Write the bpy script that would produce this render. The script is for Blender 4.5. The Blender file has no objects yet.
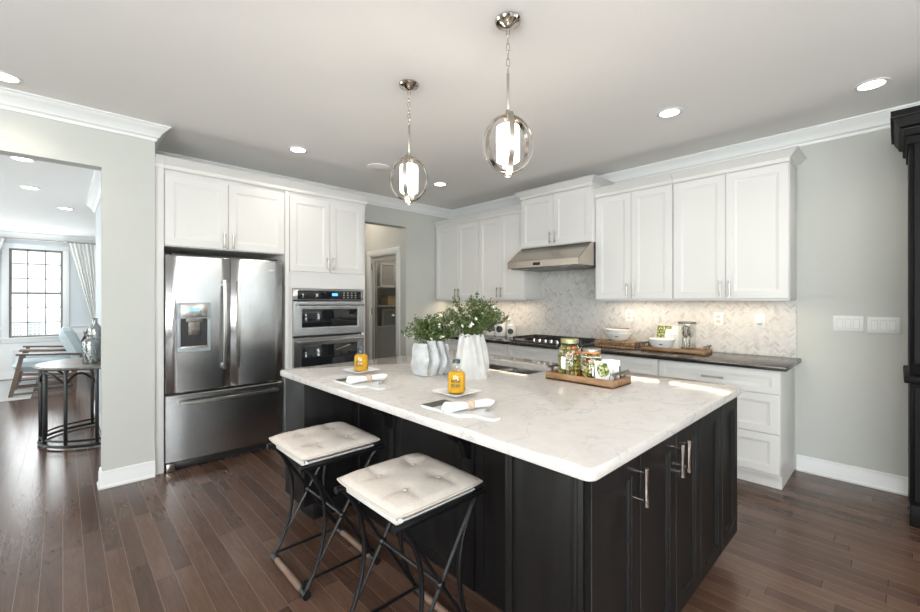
import bpy, bmesh, math, random
from mathutils import Vector, Matrix
random.seed(7)
C = bpy.context.scene.collection
PI = math.pi
# ------------------------------------------------------------------ camera
scene = bpy.context.scene
cam_d = bpy.data.cameras.new('camera'); cam = bpy.data.objects.new('camera', cam_d); C.objects.link(cam)
cam_d.sensor_width = 36; cam_d.sensor_fit = 'HORIZONTAL'
cam_d.lens = 417 / 920 * 36
cam_d.shift_y = (300.4 - 306) / 920
cam_d.clip_start = .05
cam.location = (0, 0, 1.385)
cam.rotation_euler = (PI/2, 0, math.radians(46.4) - PI/2)
scene.camera = cam
# ------------------------------------------------------------------ exposure, world, daylight
vs = scene.view_settings
scene.display_settings.display_device = 'sRGB'
vs.view_transform = 'Standard'; vs.look = 'None'; vs.exposure = 0.2; vs.gamma = 1; vs.use_curve_mapping = False
scene.cycles.max_bounces = 10; scene.cycles.diffuse_bounces = 5; scene.cycles.glossy_bounces = 5
scene.cycles.transmission_bounces = 8; scene.cycles.transparent_max_bounces = 12
scene.cycles.sample_clamp_indirect = 4.0
scene.cycles.caustics_reflective = False; scene.cycles.caustics_refractive = False
scene.cycles.use_denoising = True; scene.cycles.denoising_prefilter = 'ACCURATE'
W = bpy.data.worlds.new('sky'); scene.world = W; W.use_nodes = True
nt = W.node_tree; nt.nodes.clear()
wo = nt.nodes.new('ShaderNodeOutputWorld'); wb = nt.nodes.new('ShaderNodeBackground')
tcw = nt.nodes.new('ShaderNodeTexCoord'); sep = nt.nodes.new('ShaderNodeSeparateXYZ'); rp = nt.nodes.new('ShaderNodeValToRGB')
nt.links.new(tcw.outputs['Generated'], sep.inputs[0]); nt.links.new(sep.outputs['Z'], rp.inputs[0])
nt.links.new(rp.outputs[0], wb.inputs[0]); nt.links.new(wb.outputs[0], wo.inputs[0])
rp.color_ramp.elements[0].position = 0.0; rp.color_ramp.elements[0].color = (.30, .38, .22, 1)
rp.color_ramp.elements[1].position = .25; rp.color_ramp.elements[1].color = (.92, .96, 1, 1)
e_ = rp.color_ramp.elements.new(.08); e_.color = (.45, .58, .40, 1)
wb.inputs[1].default_value = 3.4
DAY = (.93, .97, 1.0)
def area(name, loc, rot, sx, sy, power, col, spread=None):
    l = bpy.data.lights.new(name, 'AREA'); l.shape = 'RECTANGLE'; l.size = sx; l.size_y = sy; l.energy = power; l.color = col
    if spread: l.spread = spread
    o = bpy.data.objects.new(name, l); C.objects.link(o); o.location = loc; o.rotation_euler = rot
    return o
# daylight entering the room's windows (behind the camera, and in the living room)
BACKW = [(-2.7, -1.5), (-1.2, 0.0), (2.28, 2.46), (3.74, 4.02)]
def window_light(name, cx, cy, z0, z1, w, rz, power, tilt):
    """daylight through one window: three louvre-like strips just inside the glass, facing rz and a little upward"""
    k = 3; hh = (z1-z0)/k; d = .05 + .5*hh*math.sin(tilt); dx, dy = -math.sin(rz), math.cos(rz)
    for i in range(k):
        area(name, (cx+dx*d, cy+dy*d, z0+hh*(i+.5)), (PI/2+tilt, 0, rz), w, hh*.98, power/k, DAY)
for a, b in BACKW:
    window_light('window_daylight', (a+b)/2, -3.4, .62, 2.33, b-a-.06, 0, 64*(b-a), .62)
window_light('side_window_daylight', 4.347, -2.2, .62, 2.33, 1.0, PI/2, 20, .4)
for y in (-2.35, -.85, .65):
    window_light('side_window_daylight', -3.0, y, .62, 2.33, 1.04, -PI/2, 66, .62)
window_light('living_window_daylight', -.345, 10.8, .74, 2.29, .65, PI, 14, .3)
for y in (5.4, 7.4, 9.3):
    window_light('living_side_window_daylight', -3.0, y, .57, 2.28, 1.04, -PI/2, 27, .4)

# ------------------------------------------------------------------ materials
M = {}
def mat(name, col, rough=.5, metal=0, **kw):
    m = bpy.data.materials.new(name); m.use_nodes = True
    b = m.node_tree.nodes['Principled BSDF']
    b.inputs['Base Color'].default_value = (*col, 1); b.inputs['Roughness'].default_value = rough; b.inputs['Metallic'].default_value = metal
    for k, v in kw.items(): b.inputs[k.replace('_', ' ')].default_value = v
    M[name] = m
    return m
def N(m, t, **kw):
    n = m.node_tree.nodes.new(t)
    for k, v in kw.items(): setattr(n, k, v)
    return n
def L(m, a, b): m.node_tree.links.new(a, b)
def bsdf(m): return m.node_tree.nodes['Principled BSDF']
def ramp(m, src, stops):
    r = N(m, 'ShaderNodeValToRGB'); cr = r.color_ramp
    cr.elements[0].position, cr.elements[0].color = stops[0][0], (*stops[0][1], 1)
    cr.elements[1].position, cr.elements[1].color = stops[-1][0], (*stops[-1][1], 1)
    for p, c in stops[1:-1]:
        e = cr.elements.new(p); e.color = (*c, 1)
    L(m, src, r.inputs[0]); return r.outputs[0]
def noise(m, scale, detail=3, rough=.5, vec=None, stretch=None, dist=0):
    n = N(m, 'ShaderNodeTexNoise'); n.inputs['Scale'].default_value = scale; n.inputs['Detail'].default_value = detail
    n.inputs['Roughness'].default_value = rough; n.inputs['Distortion'].default_value = dist
    if vec is None: vec = N(m, 'ShaderNodeTexCoord').outputs['Object']
    if stretch:
        mp = N(m, 'ShaderNodeMapping'); mp.inputs['Scale'].default_value = stretch; L(m, vec, mp.inputs[0]); vec = mp.outputs[0]
    L(m, vec, n.inputs['Vector']); return n.outputs['Fac']
def bump(m, src, strength, dist=.002):
    b = N(m, 'ShaderNodeBump'); b.inputs['Strength'].default_value = strength; b.inputs['Distance'].default_value = dist
    L(m, src, b.inputs['Height']); L(m, b.outputs[0], bsdf(m).inputs['Normal'])
def tinted(name, c0, c1, rough, scale=8, stretch=None, metal=0, bmp=0, detail=4, lo=.35, hi=.65, **kw):
    m = mat(name, c0, rough, metal, **kw)
    n = noise(m, scale, detail, .55, None, stretch)
    L(m, ramp(m, n, [(lo, c0), (hi, c1)]), bsdf(m).inputs['Base Color'])
    if bmp: bump(m, n, bmp)
    return m
def emis(name, col, s):
    m = mat(name, col, .5); b = bsdf(m); b.inputs['Emission Color'].default_value = (*col, 1); b.inputs['Emission Strength'].default_value = s
    return m
tinted('wall_paint', (.55, .560, .530), (.562, .572, .543), .75, 3)
tinted('living_paint', (.62, .66, .70), (.63, .67, .71), .75, 3)
tinted('ceiling_paint', (.91, .895, .885), (.92, .905, .895), .85, 2)
mat('trim_white', (.80, .81, .81), .35)
mat('cabinet_white', (.735, .725, .71), .35)
tinted('espresso', (.0045, .0042, .0045), (.009, .0078, .0075), .42, 5, (6, 6, .5), 0, 0, 4, .35, .65, Specular_IOR_Level=.28)
tinted('hutch_black', (.0040, .0040, .0045), (.008, .0075, .0075), .5, 5, (6, 6, .5), 0, 0, 4, .35, .65, Specular_IOR_Level=.15)
tinted('espresso_pale', (.045, .038, .032), (.02, .017, .015), .5, 20)
mat('nickel', (.43, .40, .36), .33, 1)
mat('chrome', (.54, .49, .44), .12, 1)
mat('black_iron', (.006, .006, .007), .33, 0, Specular_IOR_Level=.4)
mat('dark_plastic', (.02, .02, .022), .3)
mat('oven_glass', (.012, .013, .015), .04)
tinted('dark_counter', (.018, .013, .011), (.030, .022, .018), .16, 60, None, 0, 0)
# stainless: faint vertical waviness in the sheet
m = mat('stainless', (.40, .405, .41), .25, 1); bsdf(m).inputs['Anisotropic'].default_value = .85
tg = N(m, 'ShaderNodeTangent'); tg.direction_type = 'RADIAL'; tg.axis = 'Z'; L(m, tg.outputs[0], bsdf(m).inputs['Tangent'])
bump(m, noise(m, 1, 1, .4, None, (7, 7, .2)), .25, .004)
m = mat('steel_plain', (.50, .485, .465), .28, 1)
m = mat('hood_steel', (.50, .44, .38), .27, 1); bsdf(m).inputs['Anisotropic'].default_value = .5
mat('dispenser_grey', (.36, .40, .43), .35)
emis('blue_display', (.05, .25, 1.0), 3.0)
emis('lamp_white', (1.0, .93, .82), 7.0)
emis('downlight', (1.0, .95, .86), 9.0)
# white quartz with thin grey veins
m = mat('quartz', (.76, .745, .725), .09)
a = noise(m, 1.3, 6, .62, None, (1.0, 1.6, 1), 1.2); b_ = noise(m, 2.6, 7, .6, None, (1.5, 1, 1), 1.6)
def vein(src, w):
    s = N(m, 'ShaderNodeMath', operation='SUBTRACT'); L(m, src, s.inputs[0]); s.inputs[1].default_value = .5
    q = N(m, 'ShaderNodeMath', operation='ABSOLUTE'); L(m, s.outputs[0], q.inputs[0])
    r = N(m, 'ShaderNodeMapRange'); r.inputs['From Max'].default_value = w; r.inputs['To Min'].default_value = 1; r.inputs['To Max'].default_value = 0
    L(m, q.outputs[0], r.inputs['Value']); return r.outputs[0]
v1, v2 = vein(a, .012), vein(b_, .008)
mx = N(m, 'ShaderNodeMath', operation='MAXIMUM'); L(m, v1, mx.inputs[0]); L(m, v2, mx.inputs[1])
pm = noise(m, 1.1, 2); ml = N(m, 'ShaderNodeMath', operation='MULTIPLY'); L(m, mx.outputs[0], ml.inputs[0]); L(m, pm, ml.inputs[1])
cl = noise(m, 14, 5, .7)
mixc = N(m, 'ShaderNodeMix', data_type='RGBA'); L(m, ml.outputs[0], mixc.inputs[0])
L(m, ramp(m, cl, [(.3, (.555, .52, .495)), (.65, (.605, .57, .545))]), mixc.inputs[6]); mixc.inputs[7].default_value = (.34, .315, .30, 1)
L(m, mixc.outputs[2], bsdf(m).inputs['Base Color'])
# marble tile, one tone per tile
m = mat('marble_tile', (.75, .74, .72), .22)
at = N(m, 'ShaderNodeAttribute', attribute_name='tone')
base = ramp(m, at.outputs['Fac'], [(0, (.50, .485, .47)), (.10, (.58, .565, .55)), (.28, (.645, .63, .615)), (1, (.70, .685, .67))])
vn = noise(m, 26, 5, .65, None, None, 1)
mm = N(m, 'ShaderNodeMix', data_type='RGBA', blend_type='MULTIPLY'); mm.inputs[0].default_value = .7
L(m, base, mm.inputs[6]); L(m, ramp(m, vn, [(.35, (.84, .84, .85)), (.6, (1, 1, 1))]), mm.inputs[7]); L(m, mm.outputs[2], bsdf(m).inputs['Base Color'])
mat('grout', (.72, .70, .68), .8)
# hardwood planks along Y
m = mat('hardwood', (.1, .07, .05), .24)
tc = N(m, 'ShaderNodeTexCoord').outputs['Object']; sx = N(m, 'ShaderNodeSeparateXYZ'); L(m, tc, sx.inputs[0])
def MT(op, a, b=None, c=None):
    n = N(m, 'ShaderNodeMath', operation=op)
    for i, v in enumerate((a, b, c)):
        if v is None: continue
        if isinstance(v, (int, float)): n.inputs[i].default_value = v
        else: L(m, v, n.inputs[i])
    return n.outputs[0]
PW = .0825
xr = MT('DIVIDE', sx.outputs['X'], PW); row = MT('FLOOR', xr); fx = MT('FRACT', xr)
wn = N(m, 'ShaderNodeTexWhiteNoise', noise_dimensions='1D'); L(m, row, wn.inputs['W'])
yr = MT('ADD', MT('DIVIDE', sx.outputs['Y'], .85), MT('MULTIPLY', wn.outputs['Value'], 7.3)); pl = MT('FLOOR', yr); fy = MT('FRACT', yr)
cx = N(m, 'ShaderNodeCombineXYZ'); L(m, row, cx.inputs[0]); L(m, pl, cx.inputs[1])
wn2 = N(m, 'ShaderNodeTexWhiteNoise', noise_dimensions='2D'); L(m, cx.outputs[0], wn2.inputs['Vector'])
off = N(m, 'ShaderNodeVectorMath', operation='SCALE'); L(m, wn2.outputs['Color'], off.inputs[0]); off.inputs['Scale'].default_value = 30
adv = N(m, 'ShaderNodeVectorMath', operation='ADD'); L(m, tc, adv.inputs[0]); L(m, off.outputs[0], adv.inputs[1])
gr = noise(m, 3, 4, .6, adv.outputs[0], (7, .8, 1), 1.6); gf = noise(m, 30, 3, .5, adv.outputs[0], (8, .5, 1))
lowf = noise(m, 2.2, 2, .5, adv.outputs[0], (5.5, .55, 1), .6)
cath = MT('SINE', MT('MULTIPLY', lowf, 95))
tone = MT('ADD', MT('ADD', MT('MULTIPLY', wn2.outputs['Value'], .44), MT('MULTIPLY', cath, .045)), MT('ADD', MT('MULTIPLY', gr, .50), MT('MULTIPLY', gf, .14)))
wc = ramp(m, tone, [(.15, (.046, .023, .0155)), (.52, (.092, .050, .034)), (.95, (.155, .090, .062))])
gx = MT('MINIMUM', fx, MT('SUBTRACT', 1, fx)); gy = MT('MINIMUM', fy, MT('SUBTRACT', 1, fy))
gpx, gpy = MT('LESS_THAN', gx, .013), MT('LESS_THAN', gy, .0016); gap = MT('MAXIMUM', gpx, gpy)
mg0 = N(m, 'ShaderNodeMix', data_type='RGBA'); L(m, gpx, mg0.inputs[0]); L(m, wc, mg0.inputs[6]); mg0.inputs[7].default_value = (.21, .145, .115, 1)  # long joints coloured lighter, standing in for glare on the plank bevels
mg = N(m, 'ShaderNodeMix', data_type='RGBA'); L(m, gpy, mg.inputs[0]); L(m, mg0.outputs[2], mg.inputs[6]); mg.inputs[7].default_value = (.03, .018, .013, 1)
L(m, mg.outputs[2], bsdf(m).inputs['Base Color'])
rr = N(m, 'ShaderNodeMapRange'); L(m, gr, rr.inputs['Value']); rr.inputs['To Min'].default_value = .20; rr.inputs['To Max'].default_value = .25
bsdf(m).inputs['Specular IOR Level'].default_value = .4
L(m, rr.outputs[0], bsdf(m).inputs['Roughness'])
hb = MT('ADD', MT('MULTIPLY', gr, .3), MT('MULTIPLY', gap, -1.0)); bump(m, hb, .25, .001)
def thin_glass(name, tint, refl=.12, rough=.02):
    m = bpy.data.materials.new(name); m.use_nodes = True; M[name] = m; t = m.node_tree; t.nodes.clear()
    o = t.nodes.new('ShaderNodeOutputMaterial'); mi = t.nodes.new('ShaderNodeMixShader'); tr = t.nodes.new('ShaderNodeBsdfTransparent'); gl = t.nodes.new('ShaderNodeBsdfGlossy')
    lw = t.nodes.new('ShaderNodeLayerWeight'); fr = t.nodes.new('ShaderNodeMath'); fr.operation = 'POWER'; t.links.new(lw.outputs['Facing'], fr.inputs[0]); fr.inputs[1].default_value = 4.5
    mu = t.nodes.new('ShaderNodeMath'); mu.operation = 'MULTIPLY_ADD'; mu.inputs[1].default_value = .55; mu.inputs[2].default_value = refl
    tr.inputs[0].default_value = (*tint, 1); gl.inputs['Roughness'].default_value = rough
    t.links.new(fr.outputs[0], mu.inputs[0]); t.links.new(mu.outputs[0], mi.inputs[0]); t.links.new(tr.outputs[0], mi.inputs[1]); t.links.new(gl.outputs[0], mi.inputs[2]); t.links.new(mi.outputs[0], o.inputs[0])
thin_glass('clear_glass', (.97, .98, .97), .05)
thin_glass('window_glass', (.97, .98, .98), .05)
thin_glass('jar_glass', (.93, .95, .95), .09)
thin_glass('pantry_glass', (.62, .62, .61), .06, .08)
m = mat('amber_liquid', (.68, .36, .014), .15, 0, Transmission_Weight=.15, IOR=1.15)
tinted('linen', (.55, .495, .445), (.60, .545, .495), .9, 90, None, 0, .15)
mat('linen_button', (.52, .465, .415), .9)
mat('sling_white', (.66, .645, .62), .85)
tinted('footrest_wood', (.125, .075, .05), (.20, .13, .095), .5, 20, (1, .2, 1))
tinted('tray_wood', (.20, .105, .045), (.36, .21, .11), .55, 9, (8, 1, 3), 0, .15)
tinted('board_wood', (.26, .145, .065), (.42, .26, .14), .5, 9, (3, 8, 3))
tinted('vase_grey', (.43, .44, .45), (.52, .53, .54), .7, 18, None, 0, .2)
tinted('vase_edge', (.34, .31, .27), (.42, .39, .34), .8, 30)
tinted('vase_white', (.48, .475, .46), (.55, .545, .53), .65, 14, None, 0, .15)
tinted('leaf', (.012, .032, .005), (.045, .085, .014), .55, 60)
tinted('leaf_light', (.055, .095, .018), (.14, .18, .06), .55, 60)
mat('stem', (.16, .13, .06), .7)
mat('petal', (.85, .83, .78), .6)
mat('porcelain', (.78, .78, .765), .18)
tinted('white_marble', (.58, .58, .575), (.62, .62, .615), .2, 6)
tinted('slate_print', (.008, .010, .006), (.085, .09, .055), .4, 45, None, 0, 0, 5)
mat('napkin_cloth', (.73, .73, .73), .9)
tinted('raffia', (.33, .25, .18), (.50, .40, .31), .8, 60)
mat('white_plastic', (.74, .74, .73), .35)
mat('switch_grey', (.50, .50, .50), .4)
mat('paper', (.80, .80, .78), .7)
m = mat('printed_olives', (.2, .3, .05), .6)
L(m, ramp(m, noise(m, 75, 3, .5), [(.36, (.012, .025, .006)), (.48, (.11, .15, .03)), (.56, (.36, .38, .10)), (.66, (.66, .66, .58))]), bsdf(m).inputs['Base Color'])
mat('dark_label', (.03, .025, .022), .5)
mat('orange_seal', (.75, .25, .05), .5)
m = mat('olive_mix', (.3, .3, .08), .3); at = N(m, 'ShaderNodeAttribute', attribute_name='tone')
r = ramp(m, at.outputs['Fac'], [(0, (.20, .18, .03)), (.33, (.10, .11, .02)), (.36, (.36, .30, .05)), (.62, (.26, .22, .05)), (.68, (.42, .38, .22)), (.9, (.50, .46, .31)), (.92, (.5, .05, .02)), (1, (.6, .12, .03))])
L(m, r, bsdf(m).inputs['Base Color'])
thin_glass('brine', (.80, .74, .42), .04)
tinted('aged_metal', (.14, .13, .12), (.24, .22, .20), .4, 25, None, .7)
tinted('console_top', (.10, .08, .065), (.26, .24, .225), .34, 12)
tinted('mercury_glass', (.22, .24, .24), (.42, .43, .42), .22, 60, None, .8, .5)
tinted('chair_fabric', (.47, .55, .59), (.53, .61, .65), .9, 40)
tinted('chair_wood', (.085, .05, .035), (.14, .09, .065), .4, 12, (1, 6, 6))
tinted('rug_pile', (.52, .52, .51), (.60, .60, .59), .95, 120, None, 0, .4)
mat('curtain_cloth', (.76, .76, .75), .9, 0)
tinted('siding', (.80, .80, .80), (.82, .82, .82), .8, 3)
mat('sash_grey', (.24, .235, .23), .5)
mat('pane_grey', (.34, .36, .38), .3)
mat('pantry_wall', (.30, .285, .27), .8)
mat('pantry_shelf', (.52, .50, .48), .5)
tinted('basket', (.40, .28, .14), (.58, .43, .24), .8, 60)

# ------------------------------------------------------------------ mesh helpers
def BM(): return bmesh.new()
def fin(name, bm, m, parent=None, smooth=True, ang=.62):
    bmesh.ops.recalc_face_normals(bm, faces=bm.faces)
    if smooth:
        for f in bm.faces: f.smooth = True
        for e in bm.edges:
            if len(e.link_faces) != 2 or e.calc_face_angle(0) > ang: e.smooth = False
    me = bpy.data.meshes.new(name); bm.to_mesh(me); bm.free()
    me.materials.append(M[m] if isinstance(m, str) else m)
    o = bpy.data.objects.new(name, me); C.objects.link(o)
    if parent is not None: o.parent = parent
    return o
def thing(name, label, cat, loc=(0, 0, 0), rotz=0, group=None):
    o = bpy.data.objects.new(name, None); C.objects.link(o); o.empty_display_size = .05
    o.location = loc; o.rotation_euler = (0, 0, rotz); o['label'] = label; o['category'] = cat
    if group: o['group'] = group
    return o
def tag(o, label, cat, group=None):
    o['label'] = label; o['category'] = cat
    if group: o['group'] = group
    return o
def struct(name, bm, m, parent=None, smooth=True):
    o = fin(name, bm, m, parent, smooth and not name.startswith(('wall', 'floor', 'ceiling', 'ground')))
    if parent is None: o['kind'] = 'structure'
    return o
def dup(root, loc, rotz, label, group=None):
    r = root.copy(); C.objects.link(r); r.location = loc; r.rotation_euler = (0, 0, rotz); r['label'] = label
    if group: r['group'] = group
    for ch in list(root.children):
        c = ch.copy(); C.objects.link(c); c.parent = r
        for g in list(ch.children):
            d = g.copy(); C.objects.link(d); d.parent = c
    return r
def box(bm, x, y, z, bev=0):
    x0, x1 = sorted(x); y0, y1 = sorted(y); z0, z1 = sorted(z)
    v = [bm.verts.new(p) for p in ((x0,y0,z0),(x1,y0,z0),(x1,y1,z0),(x0,y1,z0),(x0,y0,z1),(x1,y0,z1),(x1,y1,z1),(x0,y1,z1))]
    fs = [bm.faces.new([v[i] for i in q]) for q in ((0,3,2,1),(4,5,6,7),(0,1,5,4),(1,2,6,5),(2,3,7,6),(3,0,4,7))]
    if bev:
        es = list({e for f in fs for e in f.edges})
        bmesh.ops.bevel(bm, geom=es, offset=bev, segments=2, profile=.5, affect='EDGES')
    return bm
def ring_pts(c, t, r, n, ref=None):
    t = Vector(t).normalized(); a = t.orthogonal().normalized() if ref is None else (Vector(ref) - t * t.dot(Vector(ref))).normalized()
    b = t.cross(a)
    return [Vector(c) + (a*math.cos(2*PI*i/n) + b*math.sin(2*PI*i/n)) * r for i in range(n)]
def loft(bm, rings, cap=True, closed=False):
    vs_ = [[bm.verts.new(p) for p in r] for r in rings]; n = len(vs_[0])
    m_ = len(vs_)
    for i in range(m_ if closed else m_-1):
        A, B = vs_[i], vs_[(i+1) % m_]
        for j in range(n): bm.faces.new((A[j], A[(j+1) % n], B[(j+1) % n], B[j]))
    if cap and not closed:
        bm.faces.new(list(reversed(vs_[0]))); bm.faces.new(vs_[-1])
def tube(bm, pts, r, n=8, closed=False):
    pts = [Vector(p) for p in pts]; k = len(pts); rings = []
    rs = r if isinstance(r, (list, tuple)) else [r]*k
    ref = None
    for i, p in enumerate(pts):
        a = pts[(i-1) % k] if (closed or i > 0) else p; b = pts[(i+1) % k] if (closed or i < k-1) else p
        t = (b - a).normalized()
        if ref is None: ref = t.orthogonal()
        ref = (ref - t*t.dot(ref)).normalized()
        rings.append(ring_pts(p, t, rs[i], n, ref))
    loft(bm, rings, True, closed)
def rod(bm, a, b, r, n=10): tube(bm, [a, b], r, n)
def lathe(bm, prof, c=(0, 0, 0), n=32):
    rings = [[(c[0]+r*math.cos(2*PI*i/n), c[1]+r*math.sin(2*PI*i/n), c[2]+z) for i in range(n)] for r, z in prof]
    loft(bm, rings)
def bezier(p0, p1, p2, p3, n=12):
    p0, p1, p2, p3 = map(Vector, (p0, p1, p2, p3)); out = []
    for i in range(n+1):
        t = i/n; out.append(p0*(1-t)**3 + p1*3*t*(1-t)**2 + p2*3*t*t*(1-t) + p3*t**3)
    return out
def sweep(bm, path, prof, closed=False):
    """profile (out, z) swept along an XY path; out is to the right of travel"""
    P = [Vector((p[0], p[1])) for p in path]; k = len(P); rings = []
    for i in range(k):
        d0 = (P[i]-P[i-1]).normalized() if (i > 0 or closed) else None
        d1 = (P[(i+1) % k]-P[i]).normalized() if (i < k-1 or closed) else None
        d0 = d0 or d1; d1 = d1 or d0
        n0 = Vector((d0.y, -d0.x)); n1 = Vector((d1.y, -d1.x)); mm_ = (n0+n1); mm_ = mm_ / (1 + n0.dot(n1))
        rings.append([(P[i].x+mm_.x*o, P[i].y+mm_.y*o, z) for o, z in prof])
    loft(bm, rings, True, closed)
def prism(bm, poly, axis, a, b):
    """polygon extruded along an axis; poly is in the two other axes, in order"""
    def at(p, t):
        return {'x': (t, p[0], p[1]), 'y': (p[0], t, p[1]), 'z': (p[0], p[1], t)}[axis]
    A = [bm.verts.new(at(p, a)) for p in poly]; B = [bm.verts.new(at(p, b)) for p in poly]
    n = len(poly); bm.faces.new(list(reversed(A))); bm.faces.new(B)
    for i in range(n): bm.faces.new((A[i], A[(i+1) % n], B[(i+1) % n], B[i]))
def wall_x(bm, x0, x1, y0, y1, z0, z1, holes):
    """wall slab running along y at x0..x1 with rectangular holes (ya, yb, za, zb)"""
    ys = sorted({y0, y1, *[h[0] for h in holes], *[h[1] for h in holes]}); zs = sorted({z0, z1, *[h[2] for h in holes], *[h[3] for h in holes]})
    for i in range(len(ys)-1):
        for j in range(len(zs)-1):
            cy, cz = (ys[i]+ys[i+1])/2, (zs[j]+zs[j+1])/2
            if any(h[0] < cy < h[1] and h[2] < cz < h[3] for h in holes): continue
            box(bm, (x0, x1), (ys[i], ys[i+1]), (zs[j], zs[j+1]))
def wall_y(bm, y0, y1, x0, x1, z0, z1, holes):
    xs = sorted({x0, x1, *[h[0] for h in holes], *[h[1] for h in holes]}); zs = sorted({z0, z1, *[h[2] for h in holes], *[h[3] for h in holes]})
    for i in range(len(xs)-1):
        for j in range(len(zs)-1):
            cx_, cz = (xs[i]+xs[i+1])/2, (zs[j]+zs[j+1])/2
            if any(h[0] < cx_ < h[1] and h[2] < cz < h[3] for h in holes): continue
            box(bm, (xs[i], xs[i+1]), (y0, y1), (zs[j], zs[j+1]))
# ------------------------------------------------------------------ the setting
CZ, LZ = 2.75, 2.60
XR, YB, XL, YN = 4.347, 4.74, -3.0, -3.4          # range wall, fridge wall, window side, wall behind the camera
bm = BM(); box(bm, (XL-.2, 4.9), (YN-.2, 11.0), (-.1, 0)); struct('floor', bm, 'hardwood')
bm = BM(); box(bm, (XL-.2, 4.9), (YN-.2, 4.10), (CZ, CZ+.1)); box(bm, (.41, 4.9), (4.10, 6.8), (CZ, CZ+.1)); struct('ceiling', bm, 'ceiling_paint')
bm = BM(); box(bm, (XL-.2, .41), (4.10, 7.2), (LZ, LZ+.25)); box(bm, (XL-.2, 1.4), (7.2, 11.0), (LZ, LZ+.25)); struct('ceiling_living', bm, 'ceiling_paint')
bm = BM(); wall_x(bm, XR, XR+.12, YN, YB, 0, CZ, [(-2.75, -1.65, .6, 2.35)]); struct('wall_right', bm, 'wall_paint')
bm = BM(); wall_y(bm, YB, YB+.13, .40, XR+.12, 0, CZ, [(2.35, 3.472, 0, 2.405)]); struct('wall_back', bm, 'wall_paint')
bm = BM(); wall_y(bm, 4.035, 4.155, XL, .525, 0, CZ, [(-2.3, .208, -.01, 2.365)]); box(bm, (.41, .525), (4.155, YB), (0, CZ)); struct('wall_left', bm, 'wall_paint')
bm = BM(); wall_y(bm, YN-.12, YN, XL, XR+.12, 0, CZ, [(a, b, .6, 2.35) for a, b in BACKW]); struct('wall_behind', bm, 'wall_paint')
SIDEW = [(-2.9, -1.8), (-1.4, -.3), (.1, 1.2)]; LIVW = [(4.85, 5.95), (6.85, 7.95), (8.75, 9.85)]
bm = BM(); wall_x(bm, XL-.12, XL, YN, 4.1, 0, CZ, [(a, b, .6, 2.35) for a, b in SIDEW]); struct('wall_side', bm, 'wall_paint')
bm = BM(); wall_x(bm, XL-.12, XL, 4.1, 11, 0, LZ, [(a, b, .55, 2.3) for a, b in LIVW]); struct('wall_living_side', bm, 'living_paint')
bm = BM(); box(bm, (.30, .41), (4.155, 7.0), (0, LZ)); struct('wall_living_right', bm, 'living_paint')
bm = BM(); box(bm, (.41, 1.3), (6.9, 7.0), (0, LZ)); box(bm, (1.2, 1.3), (7.0, 10.9), (0, LZ)); struct('wall_living_corner', bm, 'living_paint')
WX0, WX1, WZ0, WZ1 = -.69, .0, .72, 2.31
bm = BM(); wall_y(bm, 10.8, 10.92, XL, 1.3, 0, LZ, [(WX0, WX1, WZ0, WZ1)]); struct('wall_living_back', bm, 'living_paint')
# hall beyond the opening, with the pantry
bm = BM(); wall_x(bm, 3.472, 3.572, 4.87, 6.7, 0, CZ, [(4.955, 5.66, -.01, 2.07)]); struct('wall_hall_right', bm, 'wall_paint')
bm = BM(); box(bm, (2.25, 2.35), (4.87, 6.7), (0, CZ)); struct('wall_hall_left', bm, 'wall_paint')
bm = BM(); box(bm, (2.25, 3.572), (6.6, 6.7), (0, CZ)); struct('wall_hall_back', bm, 'wall_paint')
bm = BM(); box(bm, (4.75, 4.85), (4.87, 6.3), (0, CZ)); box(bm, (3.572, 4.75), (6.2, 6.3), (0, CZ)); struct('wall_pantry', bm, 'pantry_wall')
# crown mouldings
CR = [(0, -.115), (.010, -.115), (.014, -.095), (.028, -.085), (.034, -.066), (.062, -.034), (.078, -.022), (.082, -.012), (.092, -.010), (.092, 0), (0, 0)]
def crown(z, s=1.0): return [(o*s, z + h*s) for o, h in CR]
bm = BM(); sweep(bm, [(XL, 4.035), (.525, 4.035), (.525, YB), (XR, YB), (XR, YN), (XL, YN), (XL, 4.035)], crown(CZ)); struct('trim_1', bm, 'trim_white')
bm = BM(); sweep(bm, [(.30, 4.155), (.30, 7.0), (1.2, 7.0)], [(-o, h) for o, h in crown(LZ)]); struct('trim_2', bm, 'trim_white')
bm = BM(); sweep(bm, [(XL, 10.8), (1.2, 10.8)], crown(LZ)); struct('trim_3', bm, 'trim_white')
BB = [(0, 0), (.022, 0), (.024, .012), (.017, .024), (.015, .030), (.015, .096), (.010, .108), (.011, .118), (.006, .126), (0, .128)]
bm = BM(); sweep(bm, [(.208, 4.155), (.208, 4.035), (.525, 4.035)], BB); struct('baseboard_left', bm, 'trim_white')
bm = BM(); sweep(bm, [(XR, .571), (XR, YN)], BB); struct('baseboard_right', bm, 'trim_white')
bm = BM(); sweep(bm, [(3.472, YB), (3.73, YB)], BB); struct('baseboard_back', bm, 'trim_white')
bm = BM(); sweep(bm, [(.30, 4.155), (.30, 7.0), (1.2, 7.0)], [(-o, h) for o, h in BB]); struct('baseboard_living', bm, 'trim_white')
bm = BM(); sweep(bm, [(XL, 10.8), (1.2, 10.8)], BB); struct('baseboard_living_back', bm, 'trim_white')
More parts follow.
